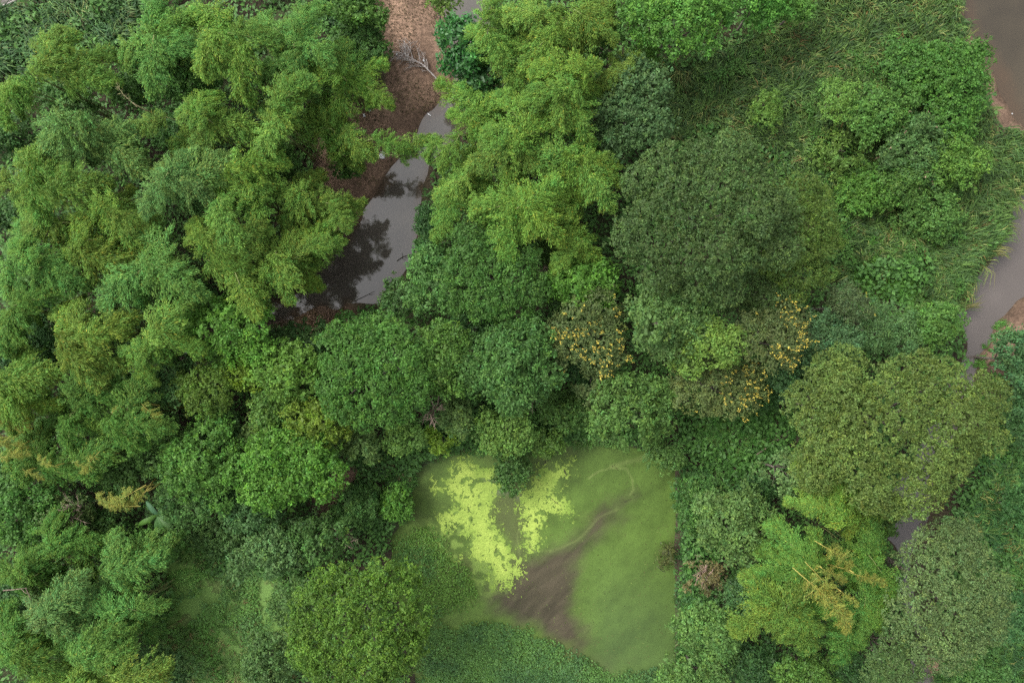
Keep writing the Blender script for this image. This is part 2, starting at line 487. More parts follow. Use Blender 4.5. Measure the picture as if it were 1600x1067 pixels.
algae(ALGAE[0], 'algae_mat', 'large bright yellow-green algae mat left in the pond', 201)
algae(ALGAE[1], 'algae_mat', 'smaller bright yellow-green algae mat beside the pond-edge bush', 231)

# ------------------------------------------------------------------ road in the corner
def poly_obj(name, pts, z, mat, c):
    V = np.array([[a, b, z] for a, b in pts]); me = bpy.data.meshes.new(name)
    me.from_pydata([tuple(v) for v in V], [], [list(range(len(V)))])
    at = me.color_attributes.new('tint', 'FLOAT_COLOR', 'POINT')
    for d in at.data: d.color = (*c, 1)
    me.materials.append(mat); me.update(); return me
M_ASPH = surf_material('asphalt', .85, .25, .25, 4)
M_CONC = surf_material('concrete', .85, .2, .2, 3)
r_in = [(-400,205),(-5,12),(20,0),(34,-10),(200,-110),(200,-260),(-400,-100)]
road = ob('road', poly_obj('road', PP(r_in, .12), .12, M_ASPH, (.10, .088, .080)))
tag(road, 'grey-brown road cutting the top left corner', kind='structure')
kb = []
for a, b in (((-400, 208), (-5, 14)), ((-5, 14), (22, 2)), ((22, 2), (38, -8)), ((38, -8), (200, -104))):
    pa = P(*a, .1); pb_ = P(*b, .1); kb.append((pa, pb_))
pts = np.array([kb[0][0]] + [k_[1] for k_ in kb]); pts[:, 2] = .10
V, Qk = tube([(pts, .13)], 4)
kerb = ob('kerb', mesh_np('kerb', V, Qk, np.tile([.30, .28, .25], (len(V), 1)), M_CONC))
tag(kerb, 'pale concrete kerb along the road in the corner', kind='structure')

# ------------------------------------------------------------------ trees
STY = {  # tuft spacing, tuft radius, leaves per tuft, leaf length, leaf width, lobe radius, height ratio, gap
 'rain':  (.50, .33, 18, .185, .115, 1.85, .52, .02, .17),
 'round': (.49, .33, 18, .20, .120, 1.25, .55, .02, .08),
 'broad': (.52, .36, 17, .25, .145, 1.15, .60, .06, .30),
 'fine':  (.48, .35, 17, .175, .100, 1.25, .50, .04, .18),
 'bush':  (.46, .33, 14, .23, .140, .85, .60, .05, .36),
 'big':   (.60, .46, 12, .42, .240, 1.10, .65, .06, .20),
 'loose': (.58, .46, 13, .28, .140, 1.00, .60, .20, .30),
}
COL = {
 'dark':  (.036, .078, .028), 'deep': (.026, .066, .024), 'mid': (.048, .115, .027), 'bright': (.066, .155, .030), 'olive': (.070, .108, .024),
 'blue':  (.042, .092, .042), 'pale': (.088, .150, .058), 'grey': (.066, .096, .042), 'lime': (.100, .170, .024), 'rainy': (.047, .082, .027), 'moss': (.056, .112, .020),
}

def crown_mesh(seed, rx, ry, style, spread=1.0):
    s, tr, nl, L, W, lr, hr, gap, irr = STY[style]
    r = np.random.default_rng(seed)
    rm = math.sqrt(rx * ry); rz = hr * rm
    lr = min(lr, rm * .42) if rm > 1.2 else rm * .5
    n = max(5, int(1.9 * rx * ry / (lr * lr)))
    i = np.arange(n) + .5
    rad = np.sqrt(i / n); th = i * 2.39996 + r.random() * 6
    rad = np.clip(rad + r.normal(0, .07, n), 0, 1.02)
    out = 1 + irr * (np.sin(2 * th + r.random() * 6) * .5 + np.sin(3 * th + r.random() * 6) * .5 + np.sin(5 * th + r.random() * 6) * .5)
    c = np.stack([rad * np.cos(th) * (rx - lr * .7) * out, rad * np.sin(th) * (ry - lr * .7) * out,
                  (rz - lr * .5) * np.sqrt(np.clip(1 - .88 * rad ** 2, 0, 1)) + r.normal(0, irr * lr + .12, n)], -1)
    lrs = lr * r.uniform(.72, 1.28, n)
    T = []; D = []; LI = []
    for k in range(n):
        m = int(2 * math.pi * lrs[k] ** 2 * 1.25 / (s * s) * 1.15)
        d = rnd_unit(r, m * 2); d = d[d[:, 2] > -.12][:int(m * .88)]
        T.append(c[k] + d * lrs[k] * r.uniform(.88, 1.08, (len(d), 1)) * np.array([1, 1, .8])); D.append(d); LI.append(np.full(len(d), k))
    T = np.concatenate(T); D = np.concatenate(D); LI = np.concatenate(LI)
    dist = np.linalg.norm((T[:, None, :] - c[None]) * np.array([1, 1, 1.25]), axis=2)
    dist[np.arange(len(T)), LI] = 1e9
    ok = ~(dist < .84 * lrs[None]).any(1)
    # bare spots come in patches
    ok &= fbm(T[:, 0] + 50, T[:, 1] + 50, 1.8, 3, seed % 90) > gap + .18
    T = T[ok]; D = D[ok]; LI = LI[ok]
    T = T + D * r.exponential(.10 if style in ('rain', 'round') else .17, (len(T), 1))
    nt_ = len(T)
    lobe_t = r.uniform(.82, 1.18, n)[LI]
    tt = np.repeat(lobe_t * r.uniform(.70, 1.32, nt_), nl)
    Tc = np.repeat(T, nl, 0); Dc = np.repeat(D, nl, 0); m = len(Tc)
    e = nrm(Dc * .85 + rnd_unit(r, m)); e[:, 2] = np.where(e[:, 2] < -.3, -e[:, 2], e[:, 2])
    p = Tc + e * tr * r.uniform(.45, 1.0, (m, 1))
    ax = nrm(e * .35 + rnd_unit(r, m) * .75 + np.array([0, 0, -.2]))
    no = nrm(e * .95 + np.array([0, 0, .35]) + rnd_unit(r, m) * .38)
    sz = r.uniform(.7, 1.25, m)
    V, Qd = leaf_verts(p, ax, no, L * sz, W * sz)
    # inner leaves that close the crown
    nf_ = int(nt_ * (1.6 if style == 'loose' else 3.2)); pk = r.integers(0, nt_, nf_)
    cf = c[LI[pk]]; pf = cf + (T[pk] - cf) * r.uniform(.55, .86, (nf_, 1)) + r.normal(0, .12, (nf_, 3))
    szf = r.uniform(1.6, 2.3, nf_)
    Vf, Qf = leaf_verts(pf, rnd_unit(r, nf_) * np.array([1, 1, .4]), np.array([0, 0, 1.0]) + D[pk] * .5 + rnd_unit(r, nf_) * .4, L * szf, W * szf)
    vf = r.uniform(.75, 1.15, nf_)
    V = np.concatenate([V, Vf]); Qd = np.concatenate([Qd, Qf + len(p) * 4])
    hue = np.repeat(r.normal(0, .07, nt_), nl) + r.normal(0, .05, m)
    v = tt * r.uniform(.84, 1.18, m)
    C = np.stack([v * (1 + hue), v * np.ones(m), v * (1 - hue * .6)], -1)
    tip = r.random(nt_) < .07                                        # fresh shoots
    C *= np.where(np.repeat(tip, nl)[:, None], np.array([1.22, 1.2, 1.0]), 1.0)
    C = np.repeat(np.concatenate([C, np.repeat(vf[:, None], 3, 1)]), 4, 0)
    TRI[0] += len(Qd) * 2
    return V, Qd, C, c, rz, T, D

def trunk_mesh(seed, zc, cl, rad):
    r = np.random.default_rng(seed + 5)
    fork = np.array([r.normal(0, .3), r.normal(0, .3), zc * .55])
    pts = np.array([[0, 0, -.4], [fork[0] * .3, fork[1] * .3, fork[2] * .4], fork])
    paths = [(pts, [rad * 1.25, rad, rad * .8])]
    pick = cl[r.permutation(len(cl))[:min(8, len(cl))]]
    for q in pick:
        q = q + np.array([0, 0, zc])
        mid = fork * .45 + q * .55 + np.array([0, 0, .12 * np.linalg.norm(q - fork)]) * np.array([1, 1, -.6]) + r.normal(0, .2, 3)
        paths.append((np.array([fork, mid, q - (q - mid) * .12]), [rad * .55, rad * .34, rad * .12]))
    V, Qt = tube(paths, 6)
    TRI[0] += len(Qt) * 2
    return V, Qt

_seed = [100]
def tree(px, py, rx, ry, zt, style, colr, label, name='broadleaf_tree', cat='tree', mat=None, group=None, flowers=None, tip=None):
    _seed[0] += 1; sd = _seed[0]
    k0 = (H - zt * .8) / F
    rxm, rym = rx * k0, ry * k0
    V, Qd, C, cl, rz, T, D = crown_mesh(sd, rxm, rym, style)
    zc = max(zt - rz, .25)
    p = P(px, py, zt * .85)
    gz = float(height(p[0], p[1]))
    gz = max(gz, -1.6)
    e = ob(name, None, loc=(p[0], p[1], gz)); e.empty_display_size = .5
    zc -= gz
    tv, tq = trunk_mesh(sd, max(zc + .3 * rz, .5), cl * np.array([1, 1, .6]), .05 + .035 * math.sqrt(rxm * rym))
    ob('trunk', mesh_np('trunk', tv, tq, None, M_BARK, True), e)
    c = np.array(COL[colr] if isinstance(colr, str) else colr) * (1.24, 1.26, .86)
    ob('crown', mesh_np('crown', V, Qd, C, mat or M_LEAF), e, (0, 0, zc), color=c)
    tag(e, label, cat, group)
    if flowers is not None:
        r = np.random.default_rng(sd + 9)
        fc, frac, test = flowers
        up = (D[:, 2] > .25) & test(T[:, 0] / rxm, T[:, 1] / rym) & (r.random(len(T)) < frac)
        F_ = T[up]; m = len(F_); kf = 9
        base = np.repeat(F_ + D[up] * .34, kf, 0); mm = len(base)
        ax_ = np.repeat(nrm(D[up] * .8 + r.normal(0, .45, (m, 3)) + np.array([0, 0, .2])), kf, 0)
        p_ = base + ax_ * r.uniform(0, .45, (mm, 1)) + r.normal(0, .04, (mm, 3))
        V2, Q2 = leaf_verts(p_, rnd_unit(r, mm) + ax_ * .4, rnd_unit(r, mm) + np.array([0, 0, 1.0]), r.uniform(.08, .15, mm), np.full(mm, .08))
        C2 = np.repeat(np.array(fc) * r.uniform(.55, 1.2, (mm, 1)) * np.stack([np.ones(mm), r.uniform(.86, 1.08, mm), np.ones(mm)], -1), 4, 0)
        ob('blossoms', mesh_np('blossoms', V2, Q2, C2, M_FLOWER), e, (0, 0, zc))
        TRI[0] += len(Q2) * 2
    return e

YEL = (.44, .365, .06)
# giants
tree(1104, 342, 142, 126, 17, 'rain', (.045, .080, .031), 'huge dark grey-green spreading tree right of the central bamboo', 'spreading_tree')
tree(1240, 372, 68, 92, 13, 'fine', (.058, .098, .024), 'olive-green fine-leaved tree against the right flank of the huge dark tree', 'spreading_tree')
tree(1172, 455, 66, 46, 11, 'rain', (.048, .084, .032), 'dark grey-green tree above the yellow-flowering crown, south of the huge tree', 'spreading_tree')
tree(1408, 668, 154, 126, 15, 'rain', (.076, .116, .036), 'huge olive-green spreading tree beside the river at right', 'spreading_tree')
tree(1290, 640, 62, 72, 13.6, 'rain', (.074, .114, .036), 'olive-green crown joined to the left of the huge riverside tree', 'spreading_tree')
tree(1478, 925, 84, 122, 13, 'fine', (.074, .116, .054), 'tall bluish-green fine-leaved tree leaning over the river at lower right', 'spreading_tree')
tree(1395, 1025, 48, 50, 10.5, 'fine', (.058, .100, .042), 'dark fine-leaved tree over the river at the bottom edge', 'spreading_tree')
tree(588, 583, 92, 88, 12, 'round', 'mid', 'big round bright-green dome tree just below the stream', 'round_tree')
tree(560, 985, 116, 108, 12.5, 'round', 'moss', 'big round moss-green dome tree at the bottom left of the pond', 'round_tree')
tree(468, 945, 44, 50, 8, 'round', (.044, .088, .030), 'darker tree hugging the left side of the mossy dome tree', 'round_tree')
tree(418, 1030, 44, 42, 4.5, 'bush', (.054, .104, .040), 'dull blue-green tree at the bottom edge beside the swamp')
# trees around the middle
tree(768, 432, 82, 74, 11.5, 'round', (.042, .100, .026), 'round mid-green tree between the stream and the yellow-flowering tree', 'round_tree')
tree(800, 570, 74, 74, 11, 'broad', (.046, .106, .034), 'mid-green lumpy tree right of the round dome tree')
tree(668, 442, 34, 54, 8, 'broad', (.058, .130, .044), 'pale rosette-leaved tree on the stream bank')
tree(622, 466, 26, 28, 5.5, 'broad', 'dark', 'small dark tree overhanging the lower stream bend')
tree(556, 504, 24, 17, 4, 'broad', (.045, .110, .030), 'small green tree on the brown mud tongue by the stream')
tree(468, 534, 46, 28, 6, 'broad', 'dark', 'dark leafy tree at the dark end of the stream')
tree(695, 562, 40, 60, 10, 'broad', (.058, .122, .030), 'light leafy tree with bare twigs right of the dome tree')
tree(740, 512, 30, 26, 7, 'bush', 'deep', 'deep-green low tree in the gap below the round mid-green tree')
tree(356, 518, 72, 50, 10.5, 'broad', 'bright', 'bright green broadleaf tree left of the stream end')
tree(322, 606, 46, 44, 9.5, 'round', (.062, .112, .022), 'olive-green clumpy tree below the bright broadleaf tree')
tree(388, 572, 34, 36, 8.5, 'broad', 'lime', 'yellow-green tree squeezed below the bright broadleaf tree')
tree(452, 580, 48, 44, 9.5, 'broad', (.070, .142, .030), 'light green tree directly left of the round dome tree')
tree(495, 658, 42, 40, 9, 'broad', (.086, .138, .022), 'yellowish-green tree at the lower left foot of the dome tree')
tree(432, 632, 34, 32, 8, 'broad', (.064, .128, .032), 'green tree between the yellowish tree and the olive clumpy tree')
tree(412, 668, 26, 24, 6.5, 'bush', 'pale', 'pale grey-green bush under the light green trees', 'bush', 'bush')
tree(276, 590, 36, 40, 8, 'broad', (.054, .116, .044), 'blue-tinged leafy tree at the left of the olive clumpy tree')
tree(445, 732, 84, 72, 10, 'broad', (.058, .140, .026), 'big leafy green tree left of the pond grass bank')
tree(318, 722, 66, 62, 9, 'broad', (.056, .130, .030), 'leafy green tree left of the big leafy tree')
tree(345, 668, 40, 24, 6.5, 'bush', (.050, .104, .040), 'grey-green bush above the two leafy green trees', 'bush', 'bush')
tree(562, 690, 34, 26, 5, 'bush', 'pale', 'pale bluish bush below the round dome tree', 'bush', 'bush')
tree(632, 684, 30, 22, 4.5, 'bush', (.078, .152, .044), 'light green bush below the right foot of the dome tree', 'bush', 'bush')
tree(716, 648, 26, 26, 5.5, 'bush', (.070, .122, .046), 'small soft grey-green bush between dome tree and pond', 'bush', 'bush')
tree(690, 690, 20, 18, 4, 'bush', 'lime', 'small yellow-green bush on the pond top left shore', 'bush', 'bush')
tree(786, 676, 42, 36, 5.5, 'broad', (.080, .150, .042), 'light rosette-leaved shrub on the top pond shore', 'bush', 'bush')
tree(798, 735, 24, 30, 3.0, 'bush', (.042, .092, .030), 'dark bush jutting into the pond between the algae mats', 'bush', 'bush')
tree(858, 694, 26, 22, 4, 'bush', (.062, .118, .030), 'green bush on the pond shore right of the jutting bush', 'bush', 'bush')
tree(880, 640, 40, 28, 4.5, 'bush', (.050, .104, .030), 'low green bush in the gap above the pond', 'bush', 'bush')
tree(990, 640, 64, 58, 9.5, 'broad', (.060, .118, .036), 'speckled pale-leaved tree at the top right of the pond')
tree(934, 606, 34, 30, 7.5, 'fine', 'grey', 'small grey-green tree below the left yellow-flowering tree')
tree(1035, 712, 26, 22, 3.5, 'bush', (.066, .130, .042), 'light bush at the upper right pond corner', 'bush', 'bush')
tree(912, 440, 48, 42, 9.5, 'broad', 'bright', 'bright leafy tree above the left yellow-flowering tree')
tree(1046, 500, 66, 66, 13, 'broad', (.064, .120, .044), 'silvery-flecked broadleaf tree between the yellow-flowering trees')
tree(1096, 540, 44, 44, 12.5, 'broad', (.092, .158, .040), 'light green leafy crown touching the right side of the silvery tree')
tree(920, 520, 66, 62, 10.5, 'fine', 'grey', 'yellow-flowering grey-green tree left of the silvery tree', 'flowering_tree', flowers=(YEL, .75, lambda x, y: fbm(x * 4 + 9, y * 4 + 9, 1.0, 2, 8) - .25 * y > .54))
tree(1200, 528, 60, 48, 12.8, 'fine', (.066, .090, .040), 'yellow-flowering tree at the top right of the long flowering tree', 'flowering_tree', flowers=(YEL, .75, lambda x, y: (x * .8 + fbm(x * 3, y * 3, 1.0, 2, 4)) > .42))
tree(1122, 604, 78, 46, 9.5, 'fine', (.074, .100, .042), 'long yellow-flowering tree above the grassy clearing', 'flowering_tree', flowers=(YEL, .75, lambda x, y: (x * .5 + fbm(x * 4 + 5, y * 4, 1.0, 2, 6)) > .62))
tree(1284, 528, 54, 50, 9.5, 'fine', (.052, .106, .056), 'blue-green tree right of the flowering trees')
tree(1318, 478, 34, 30, 9.8, 'fine', (.056, .086, .046), 'small grey tree edged with a few yellow blossoms beside the meadow', 'flowering_tree', flowers=(YEL, .2, lambda x, y: x > .66))
tree(1378, 512, 52, 38, 7.5, 'fine', (.058, .116, .052), 'bluish shrub tree above the huge riverside tree')
tree(1458, 508, 42, 36, 6, 'bush', (.060, .130, .036), 'green bush at the river bend by the reeds', 'bush', 'bush')
tree(1190, 610, 36, 30, 6, 'bush', 'deep', 'deep-green low tree right of the long flowering tree')
tree(1230, 590, 34, 36, 7, 'bush', (.040, .090, .042), 'dark bluish low tree in the gap beside the olive crown')
tree(905, 572, 30, 26, 5.5, 'bush', 'deep', 'deep-green low tree under the left yellow-flowering tree')
tree(880, 470, 26, 46, 7, 'bush', (.030, .070, .022), 'dark low tree left of the yellow-flowering tree')
tree(870, 395, 30, 40, 7, 'broad', (.040, .085, .022), 'dark low tree below the central bamboo')
# top of the view
tree(1054, 28, 92, 58, 10.5, 'broad', (.062, .150, .034), 'bright rosette-leaved tree on the top edge left of the meadow')
tree(1182, 8, 52, 30, 8.5, 'broad', (.058, .160, .036), 'vivid green tree on the top edge above the meadow')
tree(1240, 14, 30, 26, 5.5, 'bush', (.070, .160, .040), 'light green bush on the top edge right of the vivid tree', 'bush', 'bush')
tree(938, 66, 28, 28, 7.5, 'broad', (.056, .122, .034), 'small green tree between the top bamboo and the rosette tree')
tree(990, 172, 60, 66, 10.5, 'broad', (.048, .094, .044), 'dark grey-green tree above the huge dark tree')
tree(1008, 86, 24, 20, 5, 'bush', 'bright', 'small bright bush below the rosette tree', 'bush', 'bush')
tree(722, 76, 32, 42, 8.5, 'big', (.024, .085, .026), 'glossy dark-green large-leaved tree by the fallen dead trunk', 'broadleaf_tree', mat=M_GLOSS)
tree(745, 130, 28, 32, 7, 'big', (.028, .085, .028), 'lower glossy dark tree beneath the glossy large-leaved tree', 'broadleaf_tree', mat=M_GLOSS)
tree(684, 12, 26, 20, 6, 'loose', (.074, .130, .036), 'thin airy sapling over the upper mud bank', 'sapling', 'tree')
tree(560, 18, 40, 26, 6, 'bush', (.056, .122, .030), 'green bush on the top edge left of the mud bank', 'bush', 'bush')
tree(545, 255, 20, 24, 4.0, 'bush', (.036, .088, .022), 'dark green bush alone on the middle mud bank', 'bush', 'bush')
tree(672, 350, 22, 34, 5.5, 'bush', 'deep', 'deep-green tree on the right stream bank under bamboo')
tree(668, 400, 18, 24, 5, 'bush', (.040, .105, .034), 'little green bush at the water edge above the pale rosette tree', 'bush', 'bush')
# shrubs of the meadow
tree(1488, 130, 72, 66, 5.5, 'bush', (.050, .122, .030), 'big vine-covered green mound beside the upper river', 'bush', 'bush')
tree(1372, 178, 52, 44, 5.0, 'bush', (.058, .128, .036), 'green shrub left of the big vine-covered mound', 'bush', 'bush')
tree(1432, 232, 62, 52, 4.8, 'broad', (.052, .105, .042), 'shrub with beige seed heads below the vine-covered mound', 'bush', 'bush', flowers=((.26, .19, .12), .24, lambda x, y: fbm(x * 2 + 3, y * 2, 1.0, 2, 14) > .46))
tree(1492, 248, 36, 44, 4.6, 'bush', (.070, .142, .034), 'light green shrub right of the seed-headed shrub', 'bush', 'bush')
tree(1410, 282, 56, 40, 3.6, 'bush', (.058, .120, .034), 'sprawling low shrub under the seed-headed shrub', 'bush', 'bush')
tree(1420, 100, 40, 34, 4.0, 'bush', (.046, .108, .030), 'low shrub joining the upper left of the vine-covered mound', 'bush', 'bush')
tree(1462, 330, 46, 44, 3.0, 'bush', (.056, .118, .036), 'low scrub between the seed-headed shrub and the reeds', 'bush', 'bush')
tree(1308, 158, 28, 28, 5, 'fine', (.088, .168, .044), 'feathery light green sapling in the meadow', 'sapling', 'tree')
tree(1196, 172, 24, 34, 3.5, 'fine', (.078, .148, .036), 'low feathery light green sapling at the meadow centre', 'sapling', 'tree')
tree(1318, 240, 36, 40, 3.2, 'loose', (.074, .132, .036), 'yellowish-green bush at the left of the seed-headed shrub', 'bush', 'bush')
tree(1350, 300, 44, 34, 3.0, 'bush', (.062, .140, .032), 'low creeper-covered bush above the creeper patch', 'bush', 'bush')
# left bottom
tree(30, 800, 58, 56, 7.5, 'broad', (.050, .122, .032), 'leafy green tree on the left edge below yellow bamboo')
tree(105, 805, 40, 32, 6.5, 'loose', (.064, .100, .040), 'thinning shrub with grey bare twigs at lower left', 'bush', 'bush')
tree(255, 700, 44, 36, 7, 'bush', (.052, .110, .034), 'dense green shrub above the yellow bamboo', 'bush', 'bush')
tree(290, 770, 44, 40, 7.5, 'broad', (.050, .112, .038), 'leafy tree just above the banana plant')
tree(250, 845, 34, 26, 5.5, 'broad', (.062, .138, .038), 'light leafy shrub at the swamp edge below the banana plant', 'bush', 'bush')
tree(392, 790, 58, 40, 6.5, 'bush', (.046, .102, .042), 'bluish shrub below the big leafy tree', 'bush', 'bush')
tree(425, 862, 52, 42, 5.5, 'bush', (.062, .120, .052), 'pale bluish-green shrub at the right of the swamp', 'bush', 'bush')
tree(505, 835, 48, 38, 6, 'loose', (.042, .092, .030), 'loose tangled shrub above the mossy dome tree', 'bush', 'bush')
tree(345, 838, 40, 26, 3.0, 'bush', (.056, .112, .042), 'dull green shrub at the top of the swamp', 'bush', 'bush')
tree(560, 790, 34, 28, 3.2, 'bush', (.054, .118, .040), 'green scrub on the grass bank left of the pond', 'bush', 'bush')
tree(620, 790, 28, 26, 3.0, 'bush', (.058, .138, .028), 'bright scrub at the pond left shore', 'bush', 'bush')
tree(258, 1048, 44, 30, 4, 'bush', (.056, .112, .046), 'dark bluish shrub at the bottom edge left of the swamp', 'bush', 'bush')
# right of the pond
tree(1148, 815, 60, 56, 7.5, 'broad', (.072, .130, .048), 'pale green tree on the right bank of the pond')
tree(1110, 985, 54, 48, 6.5, 'broad', (.070, .138, .046), 'light green shrub on the lower right pond bank', 'bush', 'bush')
tree(1090, 1055, 56, 28, 5.5, 'broad', (.066, .130, .044), 'light shrub on the bottom edge right of the pond', 'bush', 'bush')
tree(1164, 940, 34, 40, 5, 'bush', (.044, .096, .044), 'dark bluish shrub between pond bank and bamboo', 'bush', 'bush')
tree(1180, 1040, 40, 36, 5.0, 'bush', (.028, .068, .026), 'very dark shrub at the bottom edge left of bamboo', 'bush', 'bush')
tree(1090, 785, 34, 46, 3.5, 'bush', (.046, .105, .034), 'low weedy bush on the pond right bank', 'bush', 'bush')
tree(1222, 738, 42, 36, 7, 'loose', (.078, .136, .060), 'silvery open shrub below the grassy clearing', 'bush', 'bush')
tree(1180, 770, 26, 24, 4.5, 'bush', 'deep', 'deep-green bush under the silvery open shrub', 'bush', 'bush')
tree(1260, 1050, 48, 32, 6, 'broad', (.050, .104, .026), 'green tree at the bottom edge below the bamboo')
tree(1320, 1055, 34, 26, 5, 'bush', 'deep', 'deep-green bush at the bottom edge by the river', 'bush', 'bush')
tree(1378, 800, 26, 34, 7, 'bush', (.038, .078, .022), 'dark green tree at the river pool edge under the huge tree')
tree(1588, 560, 30, 46, 6, 'broad', (.044, .100, .050), 'blue-green tree on the right edge below the mud path')
tree(1592, 650, 26, 40, 4.5, 'bush', (.040, .092, .040), 'dark shrub on the right edge beside the olive tree', 'bush', 'bush')
tree(1580, 960, 40, 40, 5, 'broad', (.042, .105, .046), 'blue-green broadleaf bush on the right edge in the reeds', 'bush', 'bush')
tree(1590, 790, 24, 36, 4.5, 'bush', (.036, .092, .036), 'dark green bush on the right edge among reeds', 'bush', 'bush')
tree(1530, 1045, 44, 30, 3.5, 'bush', (.048, .108, .036), 'green bush at the bottom right corner', 'bush', 'bush')
tree(10, 545, 30, 40, 6, 'broad', (.032, .080, .036), 'dark bush on the left edge between bamboo clumps', 'bush', 'bush')

# low shrubs seen through the bamboo
for (x, y, rx, ry, z, c, lab) in [
        (16, 212, 34, 30, 5, (.044, .100, .036), 'low green shrub in the left edge gap above the fan-shaped bamboo'),
        (112, 160, 40, 26, 5.5, (.048, .108, .034), 'low green shrub under the pale bare bamboo culm'),
        (205, 140, 36, 30, 6, (.046, .108, .030), 'dark leafy shrub right of the pale bare bamboo culm'),
        (275, 205, 40, 34, 6.5, (.036, .090, .028), 'dark bush filling the hollow in the left bamboo'),
        (25, 335, 34, 24, 5, (.042, .096, .036), 'dark low shrub between the fan-shaped and the pale edge bamboo'),
        (430, 255, 40, 34, 6, (.044, .098, .026), 'dark thicket beside the bright domed bamboo'),
        (290, 465, 30, 34, 5, (.036, .084, .026), 'dark shrub in the hollow above the rounded bamboo'),
        (70, 505, 40, 30, 6, (.038, .092, .036), 'dark shrub in the gap left of the bamboo with the black gap'),
        (185, 585, 34, 28, 6, (.042, .098, .036), 'shaded shrub below the small black gap'),
        (60, 560, 30, 26, 5.5, (.040, .094, .034), 'shaded shrub above the yellowish edge bamboo'),
        (180, 730, 44, 34, 6, (.050, .105, .032), 'tangled shrub around the yellow curled bamboo tip'),
        (15, 745, 36, 30, 5.5, (.046, .108, .032), 'green shrub on the left edge above the leafy edge tree'),
        (150, 830, 44, 40, 5, (.044, .096, .030), 'dark shrub below the orange-yellow leaning culms'),
        (10, 940, 34, 40, 5, (.036, .086, .034), 'dark shrub on the left edge under the pale broken branch'),
        (560, 60, 46, 34, 4.5, (.046, .104, .032), 'green scrub between the dark tall grass and the mud bank'),
        (860, 100, 34, 60, 6, (.040, .092, .028), 'dark thicket under the top centre bamboo'),
        (300, 120, 44, 40, 6.5, (.046, .108, .030), 'leafy shrub between the top edge bamboo clumps')]:
    tree(x, y, rx, ry, z, 'bush', c, lab, 'bush', 'bush')

# ------------------------------------------------------------------ bamboo
def plume_mesh(seed, nb=70, per=9, lv=12, L=4.6, Wd=1.75, leaf=(.21, .050), sparse=1.0, colf=None):
    """a drooping bamboo head: leaf sprays on branchlets along an arching tip, +X is outward"""
    r = np.random.default_rng(seed)
    t = np.sort(r.uniform(0, 1, nb))
    cl = lambda t: np.stack([L * (t - .54), .25 * np.sin(t * 3), 1.1 * t - 2.7 * t * t + .3], -1)
    base = cl(t)
    prof = np.sin(np.pi * np.clip(.16 + .80 * t, 0, 1)) ** .8
    ang = r.uniform(-1, 1, nb) * 1.75 * (1 - .45 * t)
    bl = Wd * prof * r.uniform(.55, 1.15, nb) * (.75 + .25 * np.abs(np.sin(ang)))
    bd = np.stack([np.cos(ang), np.sin(ang), r.normal(.12, .28, nb)], -1); bd = nrm(bd)
    s = np.repeat(np.linspace(.15, 1, per)[None], nb, 0)
    q = base[:, None] + bd[:, None] * (bl[:, None] * s)[..., None]
    q[..., 2] -= .52 * (s ** 2) * bl[:, None]
    q = q + r.normal(0, .07, q.shape)
    q = q.reshape(-1, 3); bdq = np.repeat(bd, per, 0)
    keep = r.random(len(q)) < sparse
    q = q[keep]; bdq = bdq[keep]; m = len(q) * lv
    spt = np.repeat(np.repeat(r.uniform(.8, 1.2, nb), per)[keep] * r.uniform(.85, 1.15, len(q)), lv)
    p = np.repeat(q, lv, 0) + r.normal(0, .11, (m, 3))
    ax = nrm(np.repeat(bdq, lv, 0) * .8 + rnd_unit(r, m) * .6 + np.array([.25, 0, -.45]))
    no = nrm(np.array([0, 0, 1.0]) + rnd_unit(r, m) * .65)
    sz = r.uniform(.7, 1.3, m)
    V, Qd = leaf_verts(p, ax, no, leaf[0] * sz, leaf[1] * sz * r.uniform(.9, 1.4, m), .2)
    v = spt * r.uniform(.8, 1.2, m); hue = r.normal(0, .10, m) + np.repeat(np.repeat(r.normal(0, .08, nb), per)[keep], lv)
    C = np.stack([v * (1 + hue), v, v * (1 - .5 * hue)], -1)
    dry = r.random(m) < .03
    C[dry] *= np.array([1.9, 1.15, 1.0])
    TRI[0] += len(Qd) * 2
    return V, Qd, np.repeat(C, 4, 0), base, bd, bl

PLUMES = []
for k in range(9):
    V, Qd, C, *_ = plume_mesh(500 + k, L=4.2 + .25 * (k % 4), Wd=1.65 + .14 * (k % 3))
    PLUMES.append(mesh_np('bamboo_foliage', V, Qd, C, M_BAMBOO))

def bare_plume(seed, leafy=1.0, culm=M_CULMY, nbr=44):
    V, Qd, C, base, bd, bl = plume_mesh(seed, nb=nbr, per=8, lv=9, L=5.0, Wd=1.35, sparse=leafy)
    lm = mesh_np('thin_foliage', V, Qd, C, M_BAMBOO)
    tt = np.linspace(-.25, 1, 10)
    rach = np.stack([5.0 * (tt - .54), .25 * np.sin(tt * 3), 1.1 * tt - 2.7 * tt * tt + .3], -1)
    paths = [(rach, np.linspace(.036, .010, 10))]
    for b, d, l in zip(base, bd, bl):
        pts = np.array([b, b + d * l * .5 + [0, 0, -.02], b + d * l + [0, 0, -.32 * l]])
        paths.append((pts, [.013, .011, .006]))
    tv, tq = tube(paths, 4)
    TRI[0] += len(tq) * 2
    return mesh_np('bare_culm_tip', tv, tq, None, culm, True), lm
BARES = [bare_plume(600 + k) for k in range(4)]
PALE = bare_plume(640, .05, M_CULMP, 26)

